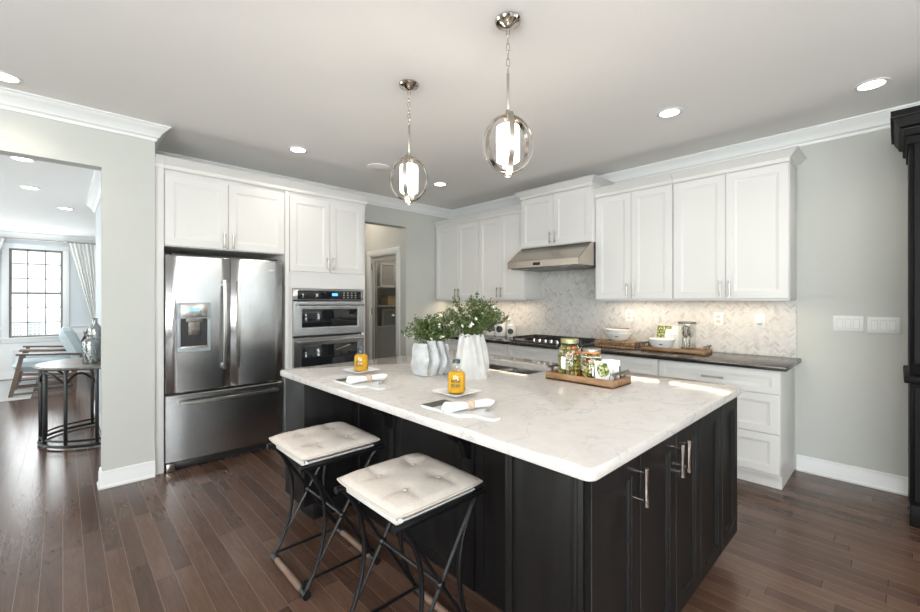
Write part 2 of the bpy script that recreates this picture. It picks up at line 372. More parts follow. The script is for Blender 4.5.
# living room chair rail and wainscot frames
bm = BM()
rail = [(0, .86), (.012, .86), (.022, .885), (.03, .90), (.03, .912), (0, .915)]
for x0, x1 in ((XL, WX0-.09), (WX1+.09, 1.2)): sweep(bm, [(x0, 10.8), (x1, 10.8)], rail)
for x0, x1, z0, z1 in ((-2.6, -1.7, .22, .78), (-1.6, -.82, .22, .78), (-.66, -.04, .22, .52), (.14, .56, .22, .78), (.66, 1.1, .22, .78)):
    for a, b in (((x0, x1), (z0, z0+.03)), ((x0, x1), (z1-.03, z1)), ((x0, x0+.03), (z0+.03, z1-.03)), ((x1-.03, x1), (z0+.03, z1-.03))): box(bm, a, (10.785, 10.8), b, .002)
struct('trim_4', bm, 'trim_white')
bm = BM(); box(bm, (XL, WX0-.1), (10.794, 10.8), (0, .86)); box(bm, (WX0-.1, WX1+.1), (10.794, 10.8), (0, WZ0-.1)); box(bm, (WX1+.1, 1.2), (10.794, 10.8), (0, .86)); struct('trim_5', bm, 'trim_white')

def sash_window(name, axis, a0, a1, z0, z1, plane, inward, cols=3, rows=6, m='trim_white'):
    """window in a wall along axis ('x' or 'y'); plane is the room-side face, inward the direction of the room"""
    r = bpy.data.objects.new(name, None); C.objects.link(r); r['kind'] = 'structure'
    def bx_(bm, a, d, z, bev=0):
        d = (plane + inward*d[0], plane + inward*d[1])
        box(bm, a, d, z, bev) if axis == 'x' else box(bm, d, a, z, bev)
    c = .085; bm = BM()
    for a, z in (((a0-c, a0), (z0, z1)), ((a1, a1+c), (z0, z1)), ((a0-c, a1+c), (z1, z1+c)), ((a0-c, a1+c), (z0-c, z0-.02))): bx_(bm, a, (0, .022), z, .002)
    bx_(bm, (a0-c-.02, a1+c+.02), (0, .05), (z0-.02, z0+.005), .006)
    fin('window_frame', bm, m, r)
    bm = BM(); s = .035; zm = (z0+z1)/2
    for za, zb, d in ((z0, zm+.015, -.05), (zm-.015, z1, -.08)):
        for a, z in (((a0, a0+s), (za, zb)), ((a1-s, a1), (za, zb)), ((a0+s, a1-s), (za, za+s)), ((a0+s, a1-s), (zb-s, zb))): bx_(bm, a, (d, d+.03), z)
    fin('sash', bm, 'sash_grey' if rows > 4 else m, r)
    bm = BM()
    for i in range(1, cols): x = a0 + (a1-a0)*i/cols; bx_(bm, (x-.009, x+.009), (-.064, -.05), (z0, z1))
    for i in range(1, rows):
        z = z0 + (z1-z0)*i/rows; bx_(bm, (a0, a1), (-.064, -.05), (z-.009, z+.009))
    fin('muntin_grid', bm, 'sash_grey' if rows > 4 else m, r)
    bm = BM(); bx_(bm, (a0+.01, a1-.01), (-.072, -.068), (z0+.01, z1-.01)); fin('glass', bm, 'window_glass', r)
    return r
sash_window('window_1', 'x', WX0, WX1, WZ0, WZ1, 10.8, -1)
k = 2
for a, b in BACKW: sash_window('window_%d' % k, 'x', a, b, .6, 2.35, YN, 1, 2, 2); k += 1
for a, b in SIDEW: sash_window('window_%d' % k, 'y', a, b, .6, 2.35, XL, 1, 2, 2); k += 1
for a, b in LIVW: sash_window('window_%d' % k, 'y', a, b, .55, 2.3, XL, 1, 2, 2); k += 1
sash_window('window_%d' % k, 'y', -2.75, -1.65, .6, 2.35, XR, -1, 2, 2)

# pantry door in the hall
dr = bpy.data.objects.new('door_1', None); C.objects.link(dr); dr['kind'] = 'structure'
bm = BM()
for y, z in (((4.875, 4.955), (0, 2.07)), ((5.66, 5.74), (0, 2.07)), ((4.875, 5.74), (2.07, 2.15))): box(bm, (3.45, 3.472), y, z, .002)
for y, z in (((4.945, 4.962), (0, 2.07)), ((5.653, 5.67), (0, 2.07)), ((4.955, 5.66), (2.053, 2.075))): box(bm, (3.462, 3.58), y, z)
fin('door_casing', bm, 'trim_white', dr)
bm = BM()
for y, z in (((4.962, 5.02), (.01, 2.05)), ((5.595, 5.653), (.01, 2.05)), ((5.02, 5.595), (1.99, 2.05)), ((5.02, 5.595), (.01, .2))): box(bm, (3.49, 3.525), y, z, .003)
fin('door_leaf_frame', bm, 'pantry_shelf', dr)
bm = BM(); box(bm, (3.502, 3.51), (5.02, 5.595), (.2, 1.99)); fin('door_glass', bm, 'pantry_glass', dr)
for z in (.3, 1.17, 1.86):
    bm = BM(); box(bm, (3.476, 3.49), (5.63, 5.668), (z, z+.10), .002); fin('hinge', bm, 'nickel', dr)
bm = BM(); lathe(bm, [(.004, 0), (.012, .0), (.010, .03), (.024, .045), (.026, .058), (.018, .07), (.004, .072)], n=18)
bmesh.ops.rotate(bm, verts=bm.verts, cent=(0, 0, 0), matrix=Matrix.Rotation(-PI/2, 3, 'Y')); bmesh.ops.translate(bm, verts=bm.verts, vec=(3.49, 5.0, 1.17)); fin('door_knob', bm, 'chrome', dr)
# pantry shelving and goods
ps = thing('pantry_shelving', 'grey wooden shelving seen dimly through the glass pantry door', 'shelving', (4.15, 6.195, 0), PI/2)
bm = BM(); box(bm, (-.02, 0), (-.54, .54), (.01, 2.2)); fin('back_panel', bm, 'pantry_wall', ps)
for z in (.45, .95, 1.30, 1.62): bm = BM(); box(bm, (-.36, -.02), (-.54, .54), (z-.025, z), .003); fin('shelf', bm, 'pantry_shelf', ps)
for y in (-.54, .52): bm = BM(); box(bm, (-.36, -.02), (y, y+.02), (0, 2.2)); fin('side_panel', bm, 'pantry_shelf', ps)
bm = BM(); box(bm, (-.33, -.30), (-.52, .52), (.02, .92)); fin('drawer_front', bm, 'pantry_shelf', ps)
bm = BM(); box(bm, (3.95, 4.22), (5.90, 6.12), (1.302, 1.46), .01); tag(fin('storage_basket', bm, 'basket'), 'tan storage basket on the middle pantry shelf behind glass door', 'basket')
pf = thing('picture_frame', 'grey framed picture leaning on the upper pantry shelf behind glass door', 'picture frame', (4.03, 6.02, 1.621), PI/2)
bm = BM()
for y, z in (((-.15, .15), (0, .03)), ((-.15, .15), (.37, .40)), ((-.15, -.12), (.03, .37)), ((.12, .15), (.03, .37))): box(bm, (0, .025), y, z, .001)
fin('frame', bm, 'switch_grey', pf)
bm = BM(); box(bm, (.012, .02), (-.12, .12), (.03, .37)); fin('picture', bm, 'pantry_wall', pf)
pf2 = dup(pf, (4.05, 6.02, .951), PI/2, 'grey framed picture leaning on the lower pantry shelf behind glass door')
pf2.scale = (1, .9, .7)

# herringbone marble backsplash
bm = BM(); tw = .0165; nn_ = 2.5; tl = .0254*3; n3 = 3
tone = bm.loops.layers.float_color.new('tone'); Y0, Y1, Z0, Z1 = .571, YB, .915, 1.78
cs = math.cos(PI/4); ctr = Vector((2.65, 1.3)); g = .0008
rng = random.Random(3)
def put_tile(x0, y0, w, h):
    pts = [(x0*tw+g, y0*tw+g), ((x0+w)*tw-g, y0*tw+g), ((x0+w)*tw-g, (y0+h)*tw-g), (x0*tw+g, (y0+h)*tw-g)]
    q = [Vector((ctr.x + (px-py)*cs, ctr.y + (px+py)*cs)) for px, py in pts]
    if max(p.x for p in q) < Y0 or min(p.x for p in q) > Y1 or max(p.y for p in q) < Z0 or min(p.y for p in q) > Z1: return
    f = bm.faces.new([bm.verts.new((-.004, p.x, p.y)) for p in q]); t = rng.random()
    for l in f.loops: l[tone] = (t, t, t, 1)
for i in range(-200, 201):
    for j in range(-62, 63):
        ox, oy = i + j*n3, i - j*n3
        put_tile(ox, oy, n3, 1); put_tile(ox-1, oy, 1, n3)
for co, no in (((0, Y0, 0), (0, -1, 0)), ((0, Y1, 0), (0, 1, 0)), ((0, 0, Z0), (0, 0, -1)), ((0, 0, Z1), (0, 0, 1))):
    bmesh.ops.bisect_plane(bm, geom=bm.verts[:]+bm.edges[:]+bm.faces[:], plane_co=co, plane_no=no, clear_outer=True)
fl = bm.faces[:]; res = bmesh.ops.extrude_face_region(bm, geom=fl)
bmesh.ops.translate(bm, verts=[v for v in res['geom'] if isinstance(v, bmesh.types.BMVert)], vec=(-.003, 0, 0))
bmesh.ops.translate(bm, verts=bm.verts, vec=(XR-.003, 0, 0))
bs = fin('wall_backsplash', bm, 'marble_tile', None, False); bs['kind'] = 'structure'
bm = BM(); box(bm, (XR-.0065, XR), (Y0, Y1), (Z0, Z1)); o = fin('wall_backsplash_grout', bm, 'grout'); o['kind'] = 'structure'

# ------------------------------------------------------------------ cabinets (local u = to the viewer's right, d = into the wall)
def shaker(bm, u0, u1, z0, z1, d=0.0, th=.02, stile=.062, rec=.009):
    def rect(i, dd): return [bm.verts.new((u0+i, dd, z0+i)), bm.verts.new((u1-i, dd, z0+i)), bm.verts.new((u1-i, dd, z1-i)), bm.verts.new((u0+i, dd, z1-i))]
    R = [rect(0, d+th), rect(0, d+.002), rect(.002, d), rect(stile, d), rect(stile+.003, d+.004), rect(stile+.010, d+.0045), rect(stile+.016, d+rec)]
    bm.faces.new(list(reversed(R[0])))
    for A, B in zip(R, R[1:]):
        for j in range(4): bm.faces.new((A[j], A[(j+1) % 4], B[(j+1) % 4], B[j]))
    bm.faces.new(R[-1])
def pull(name, parent, u, z, d=0, ln=.125, vert=True, m='nickel', proj=.032):
    bm = BM(); k = 8; pts = []; rs = []
    for i in range(k+1):
        t = i/k - .5; pts.append((u, d-proj, z + t*ln) if vert else (u + t*ln, d-proj, z)); rs.append(.0056 + .010*abs(t)**2*1.6)
    tube(bm, pts, rs, 8)
    for s in (-.36, .36):
        p = (u, d-proj, z+s*ln) if vert else (u+s*ln, d-proj, z)
        rod(bm, (p[0], d+.001, p[2]), p, .0042, 8)
    return fin(name, bm, m, parent)
def door(root, u0, u1, z0, z1, hu=None, hz=None, mt='cabinet_white', hl=.125, hp=.032, label=None):
    bm = BM(); shaker(bm, u0, u1, z0, z1); o = fin('door', bm, mt, root)
    if hu is not None: pull('handle', o, hu, hz, 0, hl, True, 'nickel', hp)
    return o
def drawer(root, u0, u1, z0, z1, hw=.15, mt='cabinet_white'):
    bm = BM(); shaker(bm, u0, u1, z0, z1, stile=.045 if z1-z0 < .2 else .055); o = fin('drawer', bm, mt, root)
    if hw: pull('handle', o, (u0+u1)/2, (z0+z1)/2, 0, hw, False)
    return o
def carcass(root, u0, u1, d0, d1, z0, z1, mt='cabinet_white'):
    bm = BM(); box(bm, (u0, u1), (d0, d1), (z0, z1), .0015); return fin('body', bm, mt, root)
KC = [(0, -.085), (.006, -.085), (.008, -.055), (.022, -.042), (.040, -.020), (.052, -.012), (.058, -.004), (.064, -.002), (.064, 0), (0, 0)]
def cab_crown(root, path, ztop, mt='cabinet_white', s=1.0):
    bm = BM(); sweep(bm, path, [(o*s, ztop + h*s) for o, h in KC]); return fin('crown', bm, mt, root)
FY = 4.06
# fridge surround: two full-height panels, cabinet over the fridge, oven tower
pn = thing('end_panel', 'tall white panel between the grey wall and the refrigerator', 'cabinet panel', (.527, FY, 0))
bm = BM(); box(bm, (0, .06), (0, .67), (0, 2.45), .002); fin('panel', bm, 'cabinet_white', pn)
cab_crown(pn, [(.0, .0), (.06, 0)], 2.53)
pn = thing('end_panel', 'tall white filler panel between the refrigerator and the oven cabinet', 'cabinet panel', (1.548, FY, 0))
bm = BM(); box(bm, (0, .038), (0, .67), (0, 2.45), .002); fin('panel', bm, 'cabinet_white', pn)
cab_crown(pn, [(0, 0), (.038, 0)], 2.53)
cb = thing('upper_cabinet', 'white two-door cabinet above the refrigerator', 'cabinet', (.588, FY, 0))
carcass(cb, 0, .959, .02, .67, 1.825, 2.45)
door(cb, .006, .463, 1.832, 2.402, .43, 1.90); door(cb, .467, .953, 1.832, 2.402, .50, 1.90); cab_crown(cb, [(0, 0), (.959, 0)], 2.53)
ov = thing('oven_cabinet', 'tall white cabinet that houses the double wall oven', 'cabinet', (1.587, FY, 0))
bm = BM()
for u, z in (((0, .84), (1.505, 2.45)), ((0, .84), (.1, .30)), ((0, .036), (.30, 1.505)), ((.802, .84), (.30, 1.505))): box(bm, u, (.02, .67), z)
box(bm, (0.036, .802), (.60, .67), (.30, 1.505)); box(bm, (.0, .84), (.08, .67), (0, .1))
fin('body', bm, 'cabinet_white', ov)
door(ov, .006, .416, 1.672, 2.402, .388, 1.76); door(ov, .420, .810, 1.672, 2.402, .448, 1.76)
drawer(ov, .006, .81, .12, .295); cab_crown(ov, [(0, 0), (.84, 0), (.84, .67)], 2.53)

# refrigerator
fr = thing('refrigerator', 'stainless french-door refrigerator with ice dispenser and bottom freezer', 'refrigerator', (1.051, 4.02, 0))
HW = .457
bm = BM(); box(bm, (-HW+.008, HW-.008), (.075, .70), (.03, 1.745), .004); fin('body', bm, 'dark_plastic', fr)
def bulged(bm, u0, u1, z0, z1, bul=.016, th=.062):
    k = 12; rows = []
    for zz in (z0, z0+.008, z1-.008, z1):
        ins = .006 if zz in (z0, z1) else 0
        row = []
        for i in range(k+1):
            t = i/k; u = u0 + (u1-u0)*t; e = min(1, min(t, 1-t)*8)
            row.append((u, ins + .012*(1-e)**2 - bul*math.sin(PI*t), zz))
        rows.append(row)
    V = [[bm.verts.new(p) for p in r] for r in rows]; B = [[bm.verts.new((p[0], th, p[2])) for p in (rows[0] if q == 0 else rows[-1])] for q in (0, 1)]
    for A, D in zip(V, V[1:]):
        for i in range(k): bm.faces.new((A[i], A[i+1], D[i+1], D[i]))
    for i in range(k):
        bm.faces.new((V[0][i+1], V[0][i], B[0][i], B[0][i+1])); bm.faces.new((V[-1][i], V[-1][i+1], B[1][i+1], B[1][i])); bm.faces.new((B[0][i], B[0][i+1], B[1][i+1], B[1][i]))
    for i in (0, k): bm.faces.new([r[i] for r in V] + [B[1][i], B[0][i]])
def fhandle(parent, u, z0, z1, vert=True, u1=0):
    bm = BM(); k = 10; rings = []
    for i in range(k+1):
        t = i/k; bow = -.038 - .026*math.sin(PI*t)
        if vert:
            c = Vector((u, bow, z0+(z1-z0)*t)); rings.append([c+Vector(p) for p in ((-.013, .008, 0), (-.008, -.008, 0), (.008, -.008, 0), (.013, .008, 0))])
        else:
            c = Vector((u+(u1-u)*t, bow, z0)); rings.append([c+Vector(p) for p in ((0, .008, -.013), (0, -.008, -.008), (0, -.008, .008), (0, .008, .013))])
    loft(bm, rings)
    for t in (.04, .96):
        if vert: zz = z0+(z1-z0)*t; box(bm, (u-.010, u+.010), (-.042, .0), (zz-.018, zz+.018), .003)
        else: uu = u+(u1-u)*t; box(bm, (uu-.018, uu+.018), (-.042, .0), (z0-.010, z0+.010), .003)
    return fin('handle', bm, 'steel_plain', parent)
bm = BM(); bulged(bm, -HW, -.003+.012, .632, 1.752); d1 = fin('door', bm, 'stainless', fr)
fhandle(d1, -.045, .80, 1.56)
bm = BM(); bulged(bm, .013, HW, .632, 1.752); d2 = fin('door', bm, 'stainless', fr)
fhandle(d2, .062, .80, 1.56)
bm = BM(); box(bm, (.335, .40), (-.018, -.010), (1.655, 1.668), .001); fin('name_badge', bm, 'chrome', d2)
bm = BM(); bulged(bm, -HW, HW, .075, .618); dz = fin('freezer_drawer', bm, 'stainless', fr); fhandle(dz, -.375, .555, .555, False, .41)
bm = BM(); box(bm, (-HW+.06, HW-.06), (.05, .10), (.005, .068), .004); fin('kick_grille', bm, 'dark_plastic', fr)
for u in (-HW+.005, HW-.065): bm = BM(); box(bm, (u, u+.06), (.02, .10), (0, .066), .006); fin('foot', bm, 'steel_plain', fr)
for u in (-HW+.04, HW-.12): bm = BM(); box(bm, (u, u+.08), (.02, .12), (1.752, 1.768), .003); fin('hinge_cover', bm, 'dark_plastic', fr)
# dispenser
u0, u1 = -.385, -.150
dp = BM(); zt, zb = 1.365, .965
for u, z in (((u0, u1), (1.235, zt)), ((u0, u0+.022), (zb+.04, 1.235)), ((u1-.022, u1), (zb+.04, 1.235)), ((u0, u1), (zb, zb+.04))): box(dp, u, (-.032, .0), z, .004)
ds = fin('dispenser', dp, 'dispenser_grey', fr)
bm = BM(); box(bm, (u0+.024, u1-.024), (-.034, -.031), (1.245, 1.352), .001); fin('control_panel', bm, 'steel_plain', ds)
bm = BM(); box(bm, (u0+.022, u1-.022), (-.0185, -.0145), (zb+.04, 1.235)); fin('recess', bm, 'dark_plastic', ds)
bm = BM(); box(bm, (u0+.075, u1-.075), (-.030, -.019), (1.10, 1.225), .004); box(bm, (u0+.06, u1-.06), (-.031, -.019), (1.205, 1.236), .003); fin('spout', bm, 'aged_metal', ds)
bm = BM(); box(bm, (u0+.024, u1-.024), (-.040, -.019), (zb+.03, zb+.045), .002); fin('drip_tray', bm, 'steel_plain', ds)
for du in (.085, .125): bm = BM(); box(bm, (u0+du, u0+du+.028), (-.0355, -.0335), (1.30, 1.32)); fin('display', bm, 'blue_display', ds)
for du in (.04, .105, .17):
    bm = BM(); box(bm, (u0+du, u0+du+.024), (-.0355, -.0335), (1.258, 1.272), .001); fin('button', bm, 'dispenser_grey', ds)

# double wall oven
dv = thing('double_oven', 'stainless double wall oven with black glass and blue clock', 'oven', (2.006, FY, 0))
bm = BM(); box(bm, (-.378, .378), (.025, .59), (.31, 1.495)); fin('body', bm, 'dark_plastic', dv)
bm = BM(); box(bm, (-.385, .385), (-.012, .022), (1.385, 1.50), .004); cp = fin('control_panel', bm, 'stainless', dv)
bm = BM(); box(bm, (-.345, .350), (-.016, -.011), (1.395, 1.484), .001); fin('glass', bm, 'oven_glass', cp)
bm = BM(); box(bm, (.015, .075), (-.0185, -.0155), (1.432, 1.458)); fin('clock_display', bm, 'blue_display', cp)
for i in range(4):
    for j in range(3):
        bm = BM(); box(bm, (.14+i*.045, .158+i*.045), (-.0178, -.0158), (1.41+j*.025, 1.416+j*.025)); fin('button', bm, 'switch_grey', cp)
def oven_door(z0, z1):
    bm = BM(); shaker(bm, -.385, .385, z0, z1, -.022, .04, .062, .005); o = fin('oven_door', bm, 'stainless', dv)
    bm = BM(); box(bm, (-.323+.02, .323-.02), (-.0205, -.0165), (z0+.08, z1-.078), .001); fin('window', bm, 'oven_glass', o)
    bm = BM(); tube(bm, [(-.36, -.062, z1-.034), (.36, -.062, z1-.034)], .011, 12)
    for u in (-.33, .33): rod(bm, (u, -.062, z1-.034), (u, -.018, z1-.034), .008)
    fin('handle', bm, 'steel_plain', o)
oven_door(1.035, 1.375); oven_door(.32, 1.015)

# range wall
RW = -PI/2
def range_cab(name, label, cat, face, ya, yb):           # ya > yb ; u runs from ya towards yb
    return thing(name, label, cat, (face, ya, 0), RW), ya-yb
def upper(label, ya, yb, yd, z0, z1, face, ztop, path, hz=.09, s=1.0):
    t, w = range_cab('upper_cabinet', label, 'cabinet', face, ya, yb); dm = XR-.008-face
    carcass(t, 0, w, .02, dm, z0, z1); q = ya-yd
    door(t, .004, q-.0015, z0+.006, z1-.012, q-.033, z0+hz); door(t, q+.0015, w-.004, z0+.006, z1-.012, q+.033, z0+hz)
    if z0 < 1.5:
        bm = BM(); box(bm, (.002, w-.002), (.022, .04), (z0-.012, z0), .001); fin('light_rail', bm, 'cabinet_white', t)
    cab_crown(t, [((u), (dm if d else 0)) for u, d in [(0 if p == 0 else w, dd) for p, dd in path]], ztop, s=s)
    return t
upper('white two-door wall cabinet in the room corner, beside the grey wall', 4.718, 3.842, 4.245, 1.395, 2.45, 4.0, 2.53, [(0, 0), (1, 0)])
upper('white two-door wall cabinet left of the range hood', 3.838, 3.085, 3.467, 1.395, 2.45, 4.0, 2.53, [(0, 0), (1, 0)])
upper('short raised white two-door cabinet above the range hood', 3.083, 2.170, 2.63, 1.992, 2.575, 3.93, 2.655, [(0, 1), (0, 0), (1, 0), (1, 1)], .09)
upper('white two-door wall cabinet just right of the range hood', 2.166, 1.408, 1.79, 1.395, 2.45, 4.0, 2.53, [(0, 0), (1, 0)])
upper('wide white two-door wall cabinet at the free end over the outlets', 1.404, .571, .991, 1.395, 2.45, 4.0, 2.53, [(0, 0), (1, 0), (1, 1)])
# hood
hd = thing('range_hood', 'stainless under-cabinet range hood over the gas cooktop', 'range hood', (3.685, 3.0835, 0), RW)
wH = .912
bm = BM(); prism(bm, [(0, 1.745), (.645, 1.745), (.645, 1.99), (.25, 1.99), (.0, 1.815)], 'x', 0, wH); bmesh.ops.bevel(bm, geom=bm.edges[:], offset=.004, segments=2, affect='EDGES'); fin('canopy', bm, 'hood_steel', hd)
bm = BM(); box(bm, (.36, .45), (-.004, .004), (1.765, 1.795), .001); fin('name_plate', bm, 'dark_plastic', hd)
bm = BM(); box(bm, (.03, wH-.03), (.04, .60), (1.736, 1.747)); fin('filter', bm, 'aged_metal', hd)
for u in (.2, .7): bm = BM(); lathe(bm, [(.001, 0), (.03, 0), (.032, .006), (.001, .006)], (u, .08, 1.731), 16); fin('hood_lamp', bm, 'switch_grey', hd)
# base run
BF = 3.72
def base(label, ya, yb, kind):
    t, w = range_cab('base_cabinet', label, 'cabinet', BF, ya, yb); dm = XR-.003-BF
    carcass(t, 0, w, .02, dm, .1, .879)
    bm = BM(); box(bm, (0, w), (.085, dm), (0, .1)); fin('toe_kick', bm, 'cabinet_white', t)
    if kind == 3:
        drawer(t, .004, w-.004, .706, .868); drawer(t, .004, w-.004, .416, .700, 0); drawer(t, .004, w-.004, .127, .410, 0)
    else:
        drawer(t, .004, w-.004, .706, .868, .15 if kind == 2 else 0); q = w/2
        door(t, .004, q-.0015, .127, .700, q-.033, .60); door(t, q+.0015, w-.004, .127, .700, q+.033, .60)
base('white three-drawer base cabinet at the free end of the dark counter', 1.425, .584, 3)
base('white base cabinet between the drawers and the cooktop, under wooden trays', 2.172, 1.429, 0)
base('white base cabinet under the gas cooktop', 3.108, 2.176, 0)
base('white base cabinet under the canisters, left of the cooktop', 3.90, 3.112, 0)
base('white base cabinet in the room corner, mostly hidden behind the vases', 4.725, 3.904, 0)
bm = BM(); box(bm, (3.69, XR-.0075), (.54, 4.735), (.88, .915), .005); tag(fin('countertop', bm, 'dark_counter'), 'dark polished stone countertop along the marble backsplash', 'countertop')

# gas cooktop
gc = thing('gas_cooktop', 'black gas cooktop with cast grates and silver knobs', 'cooktop', (3.99, 2.63, .915))
bm = BM(); box(bm, (-.25, .25), (-.45, .45), (0, .014), .004); fin('body', bm, 'dark_plastic', gc)
for y in (-.30, 0, .30):
    bm = BM()
    for a in (-.142, .130): box(bm, (-.15 if y == 0 else -.22, .22), (y+a, y+a+.012), (.040, .054), .002)
    for x in (-.15 if y == 0 else -.22, .208): box(bm, (x, x+.012), (y-.142, y+.142), (.040, .054), .002)
    for x in (-.07, .03, .12): box(bm, (x, x+.010), (y-.142, y+.142), (.042, .054), .002)
    box(bm, (-.15 if y == 0 else -.22, .22), (y-.006, y+.006), (.042, .054), .002)
    for x in (-.145 if y == 0 else -.215, .208):
        for a in (-.14, .13): box(bm, (x, x+.012), (y+a, y+a+.012), (.013, .045))
    fin('grate', bm, 'black_iron', gc)
for x, y in ((.11, -.30), (-.11, -.30), (.03, 0), (.11, .30), (-.11, .30)):
    bm = BM(); lathe(bm, [(.001, .013), (.05, .013), (.048, .024), (.036, .026), (.034, .034), (.001, .036)], (x, y, 0), 20); fin('burner', bm, 'black_iron', gc)
for y in (-.15, -.075, 0, .075, .15):
    bm = BM(); lathe(bm, [(.001, .013), (.024, .013), (.024, .018), (.019, .020), (.017, .046), (.001, .048)], (-.205, y, 0), 18); fin('knob', bm, 'chrome', gc)

# ------------------------------------------------------------------ island
IX0, IX1, IY0, IY1 = 1.050, 2.675, .578, 2.868
isl = thing('kitchen_island', 'dark espresso kitchen island base with panelled end doors', 'kitchen island', (1.80, 1.72, 0))
def iw(x, y): return x-1.80, y-1.72
XB = 1.43; x0, x1 = 1.080, 2.649; y0, y1 = .623, 2.835
bm = BM()
def ib(xa, xb, ya, yb, za, zb, bev=.0015): box(bm, (xa-1.80, xb-1.80), (ya-1.72, yb-1.72), (za, zb), bev)
ib(x0, x1, y0, .915, .105, .879); ib(x0, x1, 2.53, y1, .105, .879); ib(XB, x1, .915, 2.53, .0, .60); 
ib(XB, XB+.03, .915, 2.53, .60, .879); ib(x1-.03, x1, .915, 2.53, .60, .879)
fin('body', bm, 'espresso', isl)
bm = BM(); ib(x0+.06, x1-.06, y0+.09, .905, 0, .105); fin('toe_kick', bm, 'espresso', isl)
bm = BM(); ib(x0+.06, x1-.06, 2.54, y1-.07, 0, .105); fin('toe_kick', bm, 'espresso', isl)
# end doors (facing the camera)
for xa, xb, hu in ((1.088, 1.410, 1.378), (1.415, 1.740, 1.708), (1.745, 2.037, 1.777), (2.042, 2.364, None), (2.369, 2.646, None)):
    bm = BM(); shaker(bm, xa-1.80, xb-1.80, .135, .868, .600-1.72, .022, .058, .012); dd = fin('door', bm, 'espresso', isl)
    bm = BM(); d_ = .600-1.72
    box(bm, (xa-1.80+.0002, xa-1.80+.0018), (d_-.0003, d_+.004), (.139, .864)); fin('pale_edge', bm, 'espresso_pale', dd)  # thin paler strip along one edge of each door
    if hu: pull('handle', dd, hu-1.80, .775, d_, .125, True, 'chrome', .034)
# seating-side panels and their battens
def sp(ya, yb, x, st):
    bm = BM(); shaker(bm, -yb, -ya, .0 if x > 1.2 else .11, .872, 0, .012, st, .006)
    for v in bm.verts: u, d, z = v.co; v.co = (x - .012 + d - 1.80, -u - 1.72, z)
    return fin('side_panel', bm, 'espresso', isl)
for ya, yb in ((.93, 1.385), (1.475, 2.045), (2.135, 2.52)): sp(ya, yb, XB, .055)
bm = BM(); ib(x0-.006, x0, .64, .66, .11, .87); ib(x0-.006, x0, .88, .905, .11, .87); fin('corner_batten', bm, 'espresso', isl)
for yc in (1.43, 2.09):
    bm = BM(); ib(XB-.016, XB, yc-.042, yc+.042, 0, .872, .003); fin('pilaster', bm, 'espresso', isl)
    pts = [(0, .872), (-.21, .872), (-.215, .845), (-.20, .825), (-.165, .812), (-.135, .79), (-.118, .758), (-.112, .735), (-.095, .722), (-.085, .735), (-.072, .728), (-.050, .705), (-.038, .668), (-.036, .645), (-.022, .628), (0, .622)]
    bm = BM(); prism(bm, [(XB-.014-1.80+p, z) for p, z in pts], 'y', yc-.022-1.72, yc+.022-1.72); bmesh.ops.bevel(bm, geom=bm.edges[:], offset=.003, segments=1, affect='EDGES'); fin('corbel', bm, 'espresso', isl)

# island worktop with rounded corners, eased edges and a cut-out for the sink
def rrect(x0, x1, y0, y1, r, n=6):
    out = []
    for cx_, cy, a in ((x1-r, y0+r, -PI/2), (x1-r, y1-r, 0), (x0+r, y1-r, PI/2), (x0+r, y0+r, PI)):
        for i in range(n+1): t = a + PI/2*i/n; out.append((cx_+r*math.cos(t), cy+r*math.sin(t)))
    return out
SX0, SX1, SY0, SY1 = 2.10, 2.46, 1.60, 2.40
bm = BM()
rings = []
for ins, z in ((.008, .880), (.002, .882), (0, .888), (0, .910), (.003, .917), (.009, .920)):
    rings.append([(x, y, z) for x, y in rrect(IX0+ins, IX1-ins, IY0+ins, IY1-ins, .030)])
hole = rrect(SX0, SX1, SY0, SY1, .03)
V = [[bm.verts.new(p) for p in r] for r in rings]; nV = len(V[0])
for A, B in zip(V, V[1:]):
    for j in range(nV): bm.faces.new((A[j], A[(j+1) % nV], B[(j+1) % nV], B[j]))
Ht = [bm.verts.new((x, y, .920)) for x, y in hole]; Hb = [bm.verts.new((x, y, .880)) for x, y in hole]
for j in range(nV):
    k2 = (j+1) % nV
    bm.faces.new((V[-1][j], V[-1][k2], Ht[k2], Ht[j])); bm.faces.new((Ht[j], Ht[k2], Hb[k2], Hb[j])); bm.faces.new((V[0][k2], V[0][j], Hb[j], Hb[k2]))
tag(fin('island_countertop', bm, 'quartz'), 'white veined quartz countertop on the dark island', 'countertop')
# double-bowl sink
sk = thing('sink', 'stainless double-bowl undermount sink in the island countertop', 'sink', ((SX0+SX1)/2, (SY0+SY1)/2, .70))
def bowl(ya, yb):
    cy = (SY0+SY1)/2; cxs = (SX0+SX1)/2
    R_ = [[(x-cxs, y-cy, z) for x, y in rrect(SX0-.006+i, SX1+.006-i, ya+i, yb-i, .03)] for i, z in ((-.008, .178), (0, .178), (.004, .02), (.03, .0))]
    bm = BM(); loft(bm, R_, False); bm.faces.new([bm.verts[len(bm.verts)-28+j] if False else v for j, v in enumerate(list(bm.verts)[-28:])])
    return fin('bowl', bm, 'steel_plain', sk)
bowl(SY0-.006, 1.985); bowl(2.015, SY1+.006)
bm = BM(); box(bm, (-.185, .185), (-.018, .018), (.13, .178), .004); bmesh.ops.translate(bm, verts=bm.verts, vec=(0, 0.0, 0)); fin('divider', bm, 'steel_plain', sk)
for y in (-.205, .205): bm = BM(); lathe(bm, [(.001, .003), (.042, .003), (.045, .006), (.001, .004)], (0, y, 0), 20); fin('drain', bm, 'chrome', sk)
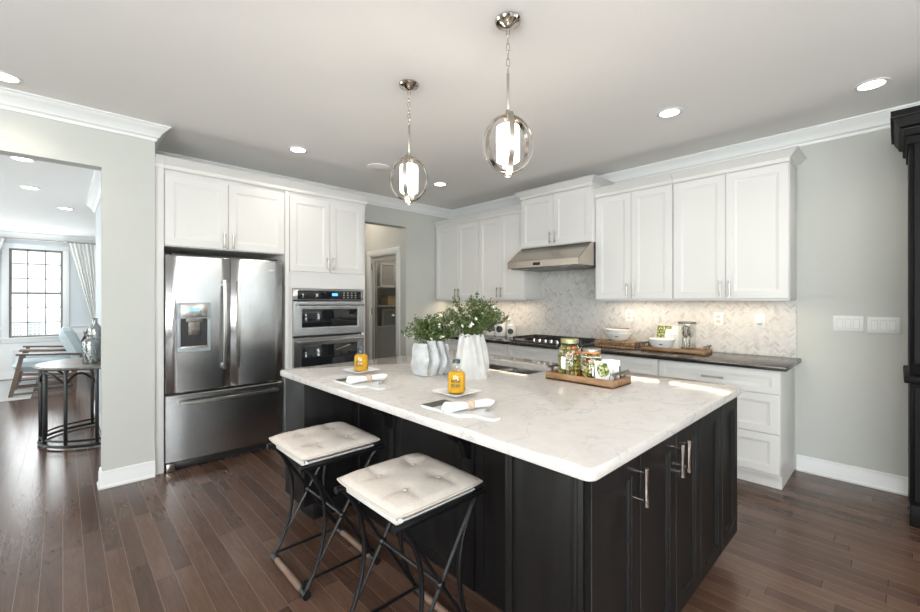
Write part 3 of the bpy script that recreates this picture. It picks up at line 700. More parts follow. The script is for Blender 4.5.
# faucet
fc = thing('faucet', 'gooseneck kitchen faucet behind the tall white vase', 'faucet', (2.505, 2.385, .92))
bm = BM(); lathe(bm, [(.001, 0), (.028, 0), (.028, .012), (.019, .02), (.018, .10), (.001, .101)], n=20); fin('base', bm, 'aged_metal', fc)
bm = BM(); p = [(0, 0, .09), (0, 0, .26)] + [tuple(v) for v in bezier((0, 0, .26), (0, 0, .47), (-.22, -.33, .47), (-.22, -.33, .32), 14)[1:]]
tube(bm, p, .013, 12); fin('spout', bm, 'aged_metal', fc)
bm = BM(); tube(bm, [(-.22, -.33, .33), (-.22, -.33, .24)], [.015, .019], 14); fin('spray_head', bm, 'dark_plastic', fc)
bm = BM(); tube(bm, [(0, 0.0, .075), (.02, .05, .085), (.03, .10, .11)], [.010, .007, .006], 10); fin('lever', bm, 'nickel', fc)

# ------------------------------------------------------------------ vases and plants on the island
def spheroid(bm, c, rx, ry, rz, u=10, v=7, tone=None, lay=None):
    r = bmesh.ops.create_uvsphere(bm, u_segments=u, v_segments=v, radius=1)
    for vv in r['verts']: vv.co = (c[0]+vv.co.x*rx, c[1]+vv.co.y*ry, c[2]+vv.co.z*rz)
    if lay is not None:
        for f in {f for vv in r['verts'] for f in vv.link_faces}:
            for l in f.loops: l[lay] = (tone, tone, tone, 1)
TOP = .920
# wavy slab vase: thick slabs side by side with rippling edges (faces the seats)
vs1 = thing('wavy_vase', 'low grey stoneware vase made of rippled upright slabs', 'vase', (1.68, 2.03, TOP), -.04)
def slab(i, u):
    H_ = (.195, .215, .210, .190)[i]; k = 22
    W_ = (.074, .096, .096, .076)[i]
    bm = BM(); rings = []
    for j in range(k+1):
        t = j/k; z = .004 + H_*t; env = .66 + .42*math.sin(PI*min(1, t*.80+.12))
        wv = .025*math.sin(t*2*PI*1.25 + .4 + i*.9); am = .35 + .65*math.sin(PI*min(1, t*.8+.15)); w0, w1 = -W_*env + wv*am*.75, W_*env + wv*am; c = u*(.86+.16*math.sin(PI*t)) + .006*math.sin(t*9+i)
        th = .0155; rings.append([(c-th*.5, w0, z), (c+th*.5, w0-.004, z), (c+th, w0+.008, z), (c+th, w1-.008, z), (c+th*.5, w1+.004, z), (c-th*.5, w1, z), (c-th, w1-.012, z), (c-th, w0+.012, z)])
    loft(bm, rings)
    return fin('rippled_slab', bm, 'vase_grey', vs1)
for i, u in enumerate((-.092, -.032, .030, .088)): slab(i, u)
bm = BM(); lathe(bm, [(.001, .0), (.060, .0), (.066, .02), (.070, .09), (.066, .16), (.062, .165), (.055, .15), (.001, .15)], n=24); bmesh.ops.scale(bm, verts=bm.verts, vec=(1.15, .92, 1)); fin('inner_body', bm, 'vase_edge', vs1)
# tall vase, draped folds
vs2 = thing('tall_vase', 'tall matte white vase with soft vertical folds', 'vase', (1.80, 1.79, TOP), .6)
bm = BM(); rings = []; nr = 48
def tallr(t, a):
    r = .091 - .026*t + .010*math.sin(PI*t*1.1) + (.006 if t < .12 else 0)
    f = (1-.7*t)*.014*math.sin(5*a+1.2*t*3) + .008*math.sin(9*a+2.5*t) + .010*math.exp(-((t-.22)/.14)**2)*math.sin(3*a+.6)
    return r + f
for j in range(25):
    t = j/24; z = .262*t
    rings.append([(tallr(t, 2*PI*i/nr)*math.cos(2*PI*i/nr), tallr(t, 2*PI*i/nr)*math.sin(2*PI*i/nr), z + (.005*math.sin(9*2*PI*i/nr) if j == 24 else 0)) for i in range(nr)])
for z, s in ((.255, .88), (.15, .86)):
    rings.append([(tallr(1, 2*PI*i/nr)*s*math.cos(2*PI*i/nr), tallr(1, 2*PI*i/nr)*s*math.sin(2*PI*i/nr), z) for i in range(nr)])
loft(bm, rings); fin('vase_body', bm, 'vase_white', vs2)
flower_mesh = None
def plant(name, label, loc, nst, spread, hgt, seed, nfl, r0=.045):
    global flower_mesh
    R_ = random.Random(seed)
    t = thing(name, label, 'plant', loc)
    st, lf, ll = BM(), BM(), BM(); tips = []
    for s in range(nst):
        a = R_.uniform(0, 2*PI); q = math.sqrt(R_.uniform(.0, 1)); rr = spread*q
        h = hgt*(1.0-.62*q*q)*R_.uniform(.62, 1.12)
        b0 = Vector((r0*.55*q*math.cos(a), r0*.55*q*math.sin(a), -.05)); tip = Vector((rr*math.cos(a), rr*math.sin(a), h))
        p = bezier(b0, b0+Vector((0, 0, .08)), tip*0.6+Vector((0, 0, h*.25)), tip, 9)
        tube(st, p, [.0014]*6+[.001]*4, 4); tips.append((tip, p))
        for i in range(2, 10):
            for k in range(6):
                c = p[i] + Vector((R_.gauss(0, .006), R_.gauss(0, .006), R_.gauss(0, .008))); d = Vector((R_.gauss(0, 1), R_.gauss(0, 1), R_.gauss(.5, .8))).normalized()
                ln = R_.uniform(.011, .024); w = ln*.24; sd = d.cross(Vector((R_.gauss(0, 1), R_.gauss(0, 1), R_.gauss(0, 1)))).normalized()
                up_ = d.cross(sd)*ln*.12; m_ = ll if R_.random() < .36 + .03*i - .1 else lf
                v = [m_.verts.new(x) for x in (c, c+d*ln*.5+sd*w+up_, c+d*ln, c+d*ln*.5-sd*w+up_)]
                m_.faces.new(v)
    def leaffin(n_, b, mt):
        bmesh.ops.remove_doubles(b, verts=b.verts, dist=1e-7)
        me = bpy.data.meshes.new(n_); b.to_mesh(me); b.free(); me.materials.append(M[mt]); o = bpy.data.objects.new(n_, me); C.objects.link(o); o.parent = t; o['kind'] = 'stuff'; return o
    o = fin('stems', st, 'stem', t); o['kind'] = 'stuff'
    leaffin('foliage', lf, 'leaf'); leaffin('pale_foliage', ll, 'leaf_light')
    for f in range(nfl):
        tip, p = tips[R_.randrange(len(tips))]; c = p[R_.randint(6, 9)] + Vector((R_.gauss(0, .008), R_.gauss(0, .008), R_.gauss(0, .006)))
        if flower_mesh is None:
            bm = BM()
            for k in range(5): spheroid(bm, (.0048*math.cos(k*1.2566), .0048*math.sin(k*1.2566), 0), .0042, .0042, .0022, 7, 4)
            spheroid(bm, (0, 0, .0012), .0028, .0028, .0022, 7, 4); o = fin('blossom', bm, 'petal', t); flower_mesh = o.data
        else: o = bpy.data.objects.new('blossom', flower_mesh); C.objects.link(o); o.parent = t
        o.location = c; o.rotation_euler = (R_.uniform(-1.2, 1.2), R_.uniform(-1.2, 1.2), 0); s_ = R_.uniform(1.0, 1.5); o.scale = (s_, s_, s_)
    return t
plant('flower_arrangement', 'low bushy green sprigs with tiny white blossoms in the wavy grey vase', (1.68, 2.03, TOP+.19), 100, .185, .185, 11, 34, .06)
plant('flower_arrangement', 'tall loose green sprigs with white blossoms in the tall white vase', (1.80, 1.79, TOP+.255), 120, .235, .225, 5, 44, .055)

# ------------------------------------------------------------------ place settings
def bottle(label, x, y, z):
    t = thing('bottle', label, 'bottle', (x, y, z), .3)
    bm = BM(); lathe(bm, [(.001, 0), (.040, 0), (.044, .005), (.0445, .09), (.042, .104), (.030, .116), (.0165, .121), (.0155, .125), (.0155, .143), (.0175, .144), (.0175, .148), (.001, .148)], n=36); fin('glass', bm, 'clear_glass', t)
    bm = BM(); lathe(bm, [(.001, .006), (.039, .006), (.0425, .010), (.043, .088), (.040, .100), (.030, .108), (.001, .108)], n=32); fin('liquid', bm, 'amber_liquid', t)
    bm = BM(); lathe(bm, [(.001, .1465), (.0185, .1465), (.0185, .163), (.016, .166), (.001, .166)], n=24); fin('cap', bm, 'aged_blue', t)
    # printed lettering-like marks wrapped on the glass
    bm = BM()
    def mark(a0, a1, z0, z1):
        r = .0452; k = 3
        A = [(r*math.cos(a0+(a1-a0)*i/k), r*math.sin(a0+(a1-a0)*i/k)) for i in range(k+1)]
        for i in range(k): bm.faces.new([bm.verts.new(q) for q in ((*A[i], z0), (*A[i+1], z0), (*A[i+1], z1), (*A[i], z1))])
    for row, z in enumerate((.058, .036)):
        a = 3.05
        for k in range(4):
            mark(a, a+.07, z, z+.016); mark(a+.13, a+.19, z, z+.016 if (k+row) % 2 else z+.012)
            mark(a+.07, a+.13, z+(.013 if (k+row) % 3 else .006), z+.016 if (k+row) % 3 else z+.009); a += .27
    mark(4.75, 4.95, .022, .030)
    o = fin('printed_lettering', bm, 'dark_label', t, False)
    return t
mat('aged_blue', (.05, .075, .09), .4)
def square_plate(label, x, y):
    t = thing('square_plate', label, 'plate', (x, y, TOP))
    def sq(s, z): return [(px, py, z) for px, py in rrect(-s, s, -s, s, s*.12, 3)]
    bm = BM(); loft(bm, [sq(.045, 0), sq(.05, .004), sq(.080, .017), sq(.090, .0215), sq(.088, .0235), sq(.062, .012), sq(.045, .0100)]); fin('plate', bm, 'porcelain', t)
    return t
def board(label, x, y):
    t = thing('serving_board', label, 'serving board', (x, y, TOP))
    # blade 0.16 x 0.25, rounded shoulders into a handle pointing to -y
    right = [(.085, .135), (.085, -.085), (.080, -.105), (.066, -.116), (.046, -.121), (.033, -.132), (.030, -.150), (.031, -.215), (.024, -.232), (.008, -.238)]
    poly = [(-u, v) for u, v in right] + [(u, v) for u, v in reversed(right)]
    bm = BM(); prism(bm, poly, 'z', 0, .011); bmesh.ops.bevel(bm, geom=[e for e in bm.edges if abs(e.verts[0].co.z-e.verts[1].co.z) < 1e-6], offset=.0028, segments=2, affect='EDGES'); fin('board', bm, 'white_marble', t)
    bm = BM(); box(bm, (-.082, .05), (.062, .133), (.0108, .0122)); o = fin('slate_inlay', bm, 'slate_print', t); o['label'] = 'dark mottled slate strip across the end'
    return t
def napkin(label, rlabel, x, y, z, ang):
    t = tag(BMobj(x, y, z, ang), label, 'napkin')
    bm = BM(); rings = []
    for j in range(7):
        a = j/6; rings.append([(-.018+.034*a, (.0255+.002*math.sin(PI*a))*math.cos(2*PI*i/24), .020 + (.0215+.002*math.sin(PI*a))*math.sin(2*PI*i/24)) for i in range(24)])
    loft(bm, rings); o = fin('napkin_ring', bm, 'raffia'); o.location = (x, y, z); o.rotation_euler = (0, 0, ang); tag(o, rlabel, 'napkin ring')
    return t
def BMobj(x, y, z, ang):
    bm = BM(); rings = []; k = 26; n = 28
    for j in range(k+1):
        t = j/k; u = -.118 + .228*t
        e = .62 + .55*abs(t-.52)**1.1*1.6
        flare = .031*e if t < .52 else .028*e
        end = min(1, (t+.02)*14, (1.02-t)*14); ring = []
        for i in range(n):
            a = 2*PI*i/n; lobes = 1 + (.10 if t < .5 else .22*min(1, (t-.5)*3))*math.cos(2*a+.6) + .05*math.sin(5*a+7*t)
            ring.append((u + .006*math.sin(3*a), flare*end*lobes*math.cos(a)*1.12, max(.0005, .019 + flare*end*lobes*math.sin(a)*.82)))
        rings.append(ring)
    loft(bm, rings); o = fin('napkin', bm, 'napkin_cloth'); o.location = (x, y, z); o.rotation_euler = (0, 0, ang); return o
square_plate('square white plate under the amber bottle nearest the island corner', 1.40, 1.495)
bottle('amber bottle with dark cap on the plate near the island corner', 1.40, 1.495, TOP+.0103)
board('white marble paddle board beside the near amber bottle', 1.215, 1.30)
napkin('rolled white napkin on the near marble paddle board', 'woven raffia ring around the near rolled napkin', 1.225, 1.232, TOP+.011, math.radians(-17))
square_plate('square white plate under the amber bottle at the far end of the seats', 1.388, 2.378)
bottle('amber bottle with dark cap on the plate nearest the refrigerator', 1.388, 2.378, TOP+.0103)
board('white marble paddle board nearest the refrigerator', 1.205, 2.085)
napkin('rolled white napkin on the paddle board nearest the refrigerator', 'woven raffia ring around the napkin nearest the refrigerator', 1.235, 2.045, TOP+.011, math.radians(-8))

# ------------------------------------------------------------------ wooden trays
def tray(label, x, y, z, lx, ly, rot=0, h=.042, slat=False):
    t = thing('wooden_tray', label, 'tray', (x, y, z), rot)
    bm = BM()
    box(bm, (-lx/2, lx/2), (-ly/2, ly/2), (0, .010), .001)
    for a in (-lx/2, lx/2-.014): box(bm, (a, a+.014), (-ly/2, ly/2), (.0, h), .002)
    for b in (-ly/2, ly/2-.014): box(bm, (-lx/2+.014, lx/2-.014), (b, b+.014), (0, h), .002)
    fin('tray_box', bm, 'tray_wood', t)
    for s in (-1, 1):
        yy = s*(ly/2-.010)
        bm = BM(); tube(bm, [(-lx/2+.018, yy, h+.030), (lx/2-.018, yy, h+.030)], .0085, 10)
        for xx in (-lx/2+.055, lx/2-.055): box(bm, (xx-.008, xx+.008), (yy-.006, yy+.006), (h-.003, h+.028), .002)
        fin('handle', bm, 'aged_metal', t)
    return t
tray('wooden tray with metal handles holding jars on the island', 2.185, 1.235, TOP, .215, .42)
def jar(label, x, y, z, r, h, neck, clip, seed):
    t = thing('glass_jar', label, 'jar', (x, y, z), .8)
    hb = h*.80; sh = h*.66
    prof = [(.001, 0), (r*.86, 0), (r*.97, .008), (r, .03), (r, sh), (r*.94, sh+.012), (neck+.003, hb-.004), (neck, hb), (neck, h-.018)]
    bm = BM(); lathe(bm, prof + [(neck-.004, h-.018), (.001, h-.019)], n=36); fin('glass', bm, 'clear_glass', t)
    R_ = random.Random(seed); bm = BM(); lay = bm.loops.layers.float_color.new('tone'); s = .0125
    zz = .012
    while zz < hb - .002:
        rr = (r if zz < sh else r + (neck-r)*(zz-sh)/(hb-sh)) - s*1.02
        for ring_r in (rr, rr-2*s*.95):
            if ring_r < s*.6: continue
            kk = max(1, int(2*PI*ring_r/(2*s*.98))); o0 = R_.uniform(0, 6)
            for i in range(kk):
                a = o0 + 2*PI*i/kk; k = R_.uniform(.82, 1.03)
                spheroid(bm, (ring_r*math.cos(a), ring_r*math.sin(a), zz+R_.uniform(-.003, .003)), s*k, s*k, s*k*R_.uniform(.85, 1.0), 8, 6, R_.random(), lay)
        zz += s*1.62
    o = fin('pickled_olives', bm, 'olive_mix', t); o['kind'] = 'stuff'
    bm = BM(); lathe(bm, [(.001, h-.02), (neck+.004, h-.02), (neck+.005, h-.010), (neck+.003, h-.006), (neck*.7, h-.005), (.001, h-.007)], n=30); fin('lid', bm, 'nickel' if clip else 'jar_lid', t)
    bm = BM(); lathe(bm, [(neck-.002, h-.030), (neck+.0045, h-.030), (neck+.0045, h-.021), (neck-.002, h-.021)], n=30); fin('seal', bm, 'orange_seal' if clip else 'jar_lid', t)
    bm = BM(); rr = r+.0015
    a0 = 2.15 if not clip else 2.9; w = .42 if not clip else .20; z0, z1 = (.055, .125) if not clip else (.03, .085)
    P_ = [(a0+w*i/6) for i in range(7)]
    for i in range(6): bm.faces.new([bm.verts.new(q) for q in ((rr*math.cos(P_[i]), rr*math.sin(P_[i]), z0), (rr*math.cos(P_[i+1]), rr*math.sin(P_[i+1]), z0), (rr*math.cos(P_[i+1]), rr*math.sin(P_[i+1]), z1), (rr*math.cos(P_[i]), rr*math.sin(P_[i]), z1))])
    res = bmesh.ops.extrude_face_region(bm, geom=bm.faces[:]); 
    for v in [g_ for g_ in res['geom'] if isinstance(g_, bmesh.types.BMVert)]: v.co.x *= 1.012; v.co.y *= 1.012
    fin('paper_label', bm, 'paper', t)
    if clip:
        bm = BM(); tube(bm, [(neck+.009)*Vector((math.cos(2*PI*i/24), math.sin(2*PI*i/24), 0)) + Vector((0, 0, h-.05)) for i in range(24)], .003, 6, True); fin('twine', bm, 'sling_white', t)
    else:
        for s_ in (-1, 1):
            bm = BM(); tube(bm, bezier((0, s_*neck, h-.028), (0, s_*(neck+.035), h-.022), (0, s_*(neck+.035), h-.07), (0, s_*(r*.86), sh+.012), 10), .006, 8); fin('ear_handle', bm, 'clear_glass', t)
    return t
mat('jar_lid', (.40, .38, .19), .35, .5)
jar('large eared glass jar of pickled olives in the island tray', 2.195, 1.355, TOP+.010, .068, .232, .048, False, 2)
jar('smaller clip-top glass jar of olives with orange seal in the island tray', 2.195, 1.212, TOP+.010, .055, .185, .046, True, 4)
def card(label, x, y, z, rz, w, h, tilt, back):
    t = thing('recipe_card', label, 'card', (x, y, z), rz)
    bm = BM(); box(bm, (-w/2, w/2), (-.0025, .0025), (0, h), .001); o = fin('card', bm, 'paper', t)
    if not back:
        bm = BM()
        pts = [(math.cos(2*PI*i/20)*.036*(1+.1*math.sin(5*i)) - .004, h*.60 + math.sin(2*PI*i/20)*.040*(1+.1*math.cos(4*i))) for i in range(20)]
        prism(bm, pts, 'y', -.0034, -.0024); fin('printed_picture', bm, 'printed_olives', t)
        bm = BM(); prism(bm, [(.026, .016), (.029, .015), (.042, .052), (.039, .054)], 'y', -.0034, -.0024); fin('printed_fork', bm, 'dark_label', t)
    else:
        bm = BM(); box(bm, (w/2-.008, w/2), (-.0032, -.0024), (0, h*.72)); fin('green_edge', bm, 'leaf', t)
    for o in t.children: o.rotation_euler = (tilt, 0, 0)
    return t
card('white recipe card printed with green olives, leaning at the front of the tray', 2.165, 1.118, TOP+.0105, math.radians(-40), .098, .118, -.16, False)
card('plain white card leaning just behind the olive recipe card', 2.222, 1.118, TOP+.0105, math.radians(-40), .075, .122, -.14, True)
card('small white card with green edge beside the tray handle', 2.247, 1.088, TOP+.0105, math.radians(-40), .052, .118, -.12, True)

# range counter things
CT = .9155
t = thing('slatted_tray', 'slatted wooden tray under the two nested white bowls', 'tray', (4.10, 1.965, CT), 0)
bm = BM()
box(bm, (-.11, .11), (-.205, .205), (.048, .058), .002)
for a in (-.11, .10): box(bm, (a, a+.010), (-.205, .205), (.0, .012), .001)
fin('top_board', bm, 'board_wood', t)
for a in (-.105, .097):
    for i in range(15):
        y = -.20 + .40*i/14
        bm = BM(); box(bm, (a, a+.008), (y-.006, y+.006), (.010, .050), .001); fin('slat', bm, 'board_wood', t)
for s in (-1, 1): bm = BM(); box(bm, (-.05, .05), (s*.205-.012, s*.205+.012), (.050, .066), .004); fin('handle', bm, 'board_wood', t)
def bowl_prof(r, h, th=.006): return [(.001, 0), (r*.45, 0), (r*.52, .004), (r*.80, h*.38), (r*.95, h*.80), (r, h), (r-.002, h+.004), (r-th, h), (r*.93-th, h*.78), (r*.76-th, h*.40), (r*.45, .012), (.001, .010)]
def mixing_bowl(label, x, y, z, r, h, mark):
    t = thing('mixing_bowl', label, 'bowl', (x, y, z), PI)
    bm = BM(); lathe(bm, bowl_prof(r, h), n=40); fin('bowl', bm, 'porcelain', t)
    bm = BM(); tube(bm, [(r+.001)*Vector((math.cos(2*PI*i/40), math.sin(2*PI*i/40), 0)) + Vector((0, 0, h-.002)) for i in range(40)], .0042, 6, True); fin('rim', bm, 'porcelain', t)
    if mark:
        a = .30; bm = BM(); rr = r*.905+.002
        for s, w in ((-.09, .05), (0, .08), (.09, .05)):
            q = a+s; bm.faces.new([bm.verts.new(v) for v in ((rr*math.cos(q-w), rr*math.sin(q-w), h*.55), (rr*math.cos(q+w), rr*math.sin(q+w), h*.55), (rr*1.012*math.cos(q+w*.7), rr*1.012*math.sin(q+w*.7), h*.64), (rr*1.012*math.cos(q-w*.7), rr*1.012*math.sin(q-w*.7), h*.64))])
        res = bmesh.ops.extrude_face_region(bm, geom=bm.faces[:])
        for v in [g_ for g_ in res['geom'] if isinstance(g_, bmesh.types.BMVert)]: v.co.x *= 1.01; v.co.y *= 1.01
        fin('printed_emblem', bm, 'dark_label', t)
    return t
mixing_bowl('lower white mixing bowl of the nested pair on the slatted tray', 4.10, 1.965, CT+.058, .128, .085, True)
mixing_bowl('upper white mixing bowl nested in another, holding a wooden spoon', 4.10, 1.965, CT+.103, .122, .072, True)
t = thing('wooden_spoon', 'wooden spoon lying across the upper nested bowl', 'spoon', (4.08, 1.95, CT+.182))
bm = BM(); tube(bm, [(.0, .12, .002), (.0, .0, .003), (0, -.06, .004)], [.004, .005, .006], 8); fin('handle', bm, 'board_wood', t)
bm = BM(); spheroid(bm, (0, -.085, .006), .020, .030, .009, 14, 8); o = fin('spoon_head', bm, 'orange_wood', t) if 'orange_wood' in M else fin('spoon_head', bm, 'board_wood', t)
tray('wooden tray with metal handles on the dark counter by the backsplash', 4.05, 1.400, CT, .215, .54, 0, .040)
mixing_bowl('single white bowl in the wooden tray below the recipe book', 4.03, 1.515, CT+.010, .115, .100, True)
t = thing('recipe_book', 'white recipe book with olive branch picture leaning on the backsplash', 'book', (4.135, 1.50, CT+.0105), RW+.0)
bm = BM(); box(bm, (-.115, .115), (0, .022), (0, .225), .002); b1 = fin('cover', bm, 'paper', t); b1.rotation_euler = (-.22, 0, 0)
bm = BM(); pts = [(-.112, .222), (.03, .222), (.02, .195), (-.03, .185), (-.035, .13), (-.03, .075), (-.06, .02), (-.112, .02)]
prism(bm, pts, 'y', -.0012, .0002); o = fin('olive_picture', bm, 'printed_olives', t); o.rotation_euler = (-.22, 0, 0)
bm = BM()
for i, (w, z) in enumerate(((.06, .13), (.075, .115), (.05, .10))): box(bm, (.045-w/2, .045+w/2), (-.001, .0002), (z, z+.004))
o = fin('printed_title', bm, 'switch_grey', t); o.rotation_euler = (-.22, 0, 0)
t = thing('utensil_jar', 'tall lidded glass canister of metal utensils on the counter tray', 'jar', (4.06, 1.305, CT+.0105))
bm = BM(); lathe(bm, [(.001, 0), (.066, 0), (.070, .006), (.070, .245), (.062, .248), (.001, .249)], n=32); fin('glass', bm, 'jar_glass', t)
bm = BM(); lathe(bm, [(.001, .249), (.073, .249), (.074, .256), (.072, .268), (.001, .270)], n=32); fin('lid', bm, 'aged_metal', t)
for i in range(6):
    a = i*1.05; bx_, by_ = .035*math.cos(a), .035*math.sin(a)
    bm = BM(); tube(bm, [(bx_*.5, by_*.5, .008), (bx_*.8, by_*.8, .12)], .004, 7)
    if i % 2:
        for k in range(6):
            b = k*PI/6; tube(bm, bezier((bx_*.8, by_*.8, .12), (bx_*.8+.045*math.cos(b), by_*.8+.045*math.sin(b), .17), (bx_*.8+.03*math.cos(b), by_*.8+.03*math.sin(b), .235), (bx_*.8, by_*.8, .235), 8), .0012, 4)
            tube(bm, bezier((bx_*.8, by_*.8, .12), (bx_*.8-.045*math.cos(b), by_*.8-.045*math.sin(b), .17), (bx_*.8-.03*math.cos(b), by_*.8-.03*math.sin(b), .235), (bx_*.8, by_*.8, .235), 8), .0012, 4)
        fin('whisk', bm, 'chrome', t)
    else:
        spheroid(bm, (bx_*.9, by_*.9, .185), .020, .008, .045, 12, 8); fin('spoon', bm, 'chrome', t)
def canister(label, x, y, r, h):
    t = thing('canister', label, 'canister', (x, y, CT), PI)
    bm = BM(); lathe(bm, [(.001, 0), (r*.97, 0), (r, .005), (r, h*.80), (r*.96, h*.82), (.001, h*.82)], n=32); fin('jar', bm, 'porcelain', t)
    bm = BM(); lathe(bm, [(.001, h*.81), (r*1.03, h*.81), (r*1.03, h*.84), (r*.80, h*.88), (r*.2, h*.895), (r*.13, h*.91), (r*.18, h*.96), (r*.10, h), (.001, h)], n=32); fin('lid', bm, 'porcelain', t)
    bm = BM(); k = 18; rr = r+.0012
    V_ = [(rr*math.cos(.45+.62*math.cos(2*PI*i/k)), rr*math.sin(.45+.62*math.cos(2*PI*i/k)), h*.42 + h*.20*math.sin(2*PI*i/k)) for i in range(k)]
    cc = bm.verts.new(((rr+.003)*math.cos(.45), (rr+.003)*math.sin(.45), h*.42)); vv = [bm.verts.new(p) for p in V_]; wv = [bm.verts.new((p[0]*1.02, p[1]*1.02, p[2])) for p in V_]; c2 = bm.verts.new(((rr+.006)*math.cos(.45), (rr+.006)*math.sin(.45), h*.42))
    for i in range(k):
        j = (i+1) % k; bm.faces.new((cc, vv[j], vv[i])); bm.faces.new((c2, wv[i], wv[j])); bm.faces.new((vv[i], vv[j], wv[j], wv[i]))
    fin('oval_label', bm, 'dark_label', t)
canister('white lidded canister closest to the room corner', 4.20, 3.80, .068, .205)
canister('tallest white lidded canister, middle of the three', 4.19, 3.62, .074, .225)
canister('shortest white lidded canister, next to the cooktop', 4.17, 3.42, .062, .180)

# ------------------------------------------------------------------ counter stools
HX, HYs = .205, .205
def stool(label, x, y, rz):
    t = thing('counter_stool', label, 'stool', (x, y, 0), rz, None)
    ZR = .612
    # tufted cushion
    bm = BM(); k = 28; top, bot = [], []; BT = [(sx_*.085, sy_*.085) for sx_ in (-1, 1) for sy_ in (-1, 1)]
    hx, hy = HX+.008, HYs+.012
    for i in range(k+1):
        rt, rb = [], []
        for j in range(k+1):
            u, v = -1+2*i/k, -1+2*j/k
            # squircle-like rounding of the corners
            cu, cv = u*(1-.035*abs(v)**6), v*(1-.035*abs(u)**6)
            X, Y = cu*hx, cv*hy
            e = (max(0, 1-abs(u)**5)*max(0, 1-abs(v)**5))**.5
            d = sum(math.exp(-((X-bx)**2+(Y-by)**2)/.0016) for bx, by in BT)
            fold = 0
            for bx, by in BT: fold += .004*math.exp(-((X-bx)/.012)**2)*math.exp(-((abs(Y)-.15)/.06)**2) + .004*math.exp(-((Y-by)/.012)**2)*math.exp(-((abs(X)-.15)/.06)**2)
            rt.append(bm.verts.new((X, Y, .655 + .027*e - .012*d*e - fold*e))); rb.append(bm.verts.new((X, Y, .651 - .017*e)) if 0 < i < k and 0 < j < k else None)
        top.append(rt); bot.append(rb)
    def B_(i, j): return bot[i][j] or top[i][j]
    for i in range(k):
        for j in range(k):
            bm.faces.new((top[i][j], top[i+1][j], top[i+1][j+1], top[i][j+1]))
            q = [B_(i, j), B_(i, j+1), B_(i+1, j+1), B_(i+1, j)]; bm.faces.new(q)
    cu_ = fin('cushion', bm, 'linen', t)
    bm = BM(); edge = [top[0][j].co.copy() for j in range(0)] if False else None
    pts = []
    for u, v in [(-1, -1+2*j/14) for j in range(14)] + [(-1+2*j/14, 1) for j in range(14)] + [(1, 1-2*j/14) for j in range(14)] + [(1-2*j/14, -1) for j in range(14)]:
        pts.append((u*(1-.035*abs(v)**6)*hx, v*(1-.035*abs(u)**6)*hy, .6535))
    tube(bm, pts, .005, 7, True); fin('piping', bm, 'linen_button', cu_)
    for bx, by in BT:
        bm = BM(); spheroid(bm, (bx, by, .669), .0115, .0115, .0055, 14, 8); fin('button', bm, 'linen_button', cu_)
    # sling between the two round rails (rails run along x at y = +-HY)
    bm = BM(); k = 12; A = []
    for i in range(k+1):
        v = -1+2*i/k; A.append((v*(HYs-.004), .632-.010*(1-v*v)))
    prism(bm, [(y_, z_) for y_, z_ in A] + [(y_, z_-.005) for y_, z_ in reversed(A)], 'x', -.175, .175)
    for s in (-1, 1): box(bm, (-.175, .175), (s*(HYs-.018)-.002, s*(HYs-.018)+.002), (.600, .630))
    sl = fin('sling', bm, 'sling_white', t)
    bm = BM()
    for i in range(7):
        y_ = -.165 + .33*i/6; box(bm, (-.178, -.1755), (y_-.003, y_+.003), (.617, .632))
    fin('stitching', bm, 'black_iron', sl)
    bm = BM(); box(bm, (-.177, -.173), (-HYs+.006, HYs-.006), (.598, .634), .001); fin('hem', bm, 'sling_white', sl)
    for s in (-1, 1):
        bm = BM(); rod(bm, (-.212, s*HYs, ZR), (.225, s*HYs, ZR), .0125, 12); rl = fin('seat_rail', bm, 'black_iron', t)
        for e in (-.212, .225):
            bm = BM(); rod(bm, (e-.006, s*HYs, ZR), (e+.006, s*HYs, ZR), .015, 12); fin('rail_cap', bm, 'black_iron', rl)
    YF = .195
    for s in (-1, 1):
        y_ = s*(HYs-.006); yf = s*YF
        for e, xt, xf in ((-1, -.185, -.185), (1, .19, .19)):
            # curved leg bowing towards the middle
            bm = BM(); tube(bm, bezier((xt, y_, ZR-.006), (e*.045, y_, .45), (e*.075, yf, .20), (xf, yf, .032), 18), .0095, 9); fin('curved_leg', bm, 'black_iron', t)
            # straight cross brace
            bm = BM(); rod(bm, (xt*.93, y_, ZR-.01), (-xf*.95, yf, .05), .0075, 9); fin('cross_brace', bm, 'black_iron', t)
        zc = .315
        bm = BM(); spheroid(bm, (0, s*(HYs-.010), .325), .019, .014, .019, 14, 10); fin('joint', bm, 'black_iron', t)
        bm = BM(); rod(bm, (-.185, s*(YF-.03), .060), (.19, s*(YF-.03), .060), .0075, 8); fin('stretcher', bm, 'black_iron', t)
    bm = BM(); rod(bm, (0, -(HYs-.01), .325), (0, HYs-.01, .325), .008, 9); fin('joint_rod', bm, 'black_iron', t)
    for e in (-.185, .19):
        bm = BM(); rod(bm, (e, -YF+.02, .022), (e, YF-.02, .022), .0165, 14); fb = fin('foot_bar', bm, 'footrest_wood', t)
        for s in (-1, 1):
            bm = BM(); rod(bm, (e, s*(YF-.035), .022), (e, s*(YF+.018), .022), .0195, 14); fin('end_cap', bm, 'black_iron', fb)
            if True:
                bm = BM(); rod(bm, (e, s*(YF-.03), .022), (e, s*(YF-.03), .064), .008, 8); fin('bracket', bm, 'black_iron', fb)
    return t
stool('iron campaign stool with tufted linen cushion, nearest the refrigerator', 1.00, 2.09, 0)
stool('iron campaign stool with tufted linen cushion, nearest the island corner doors', 1.02, 1.37, 0)

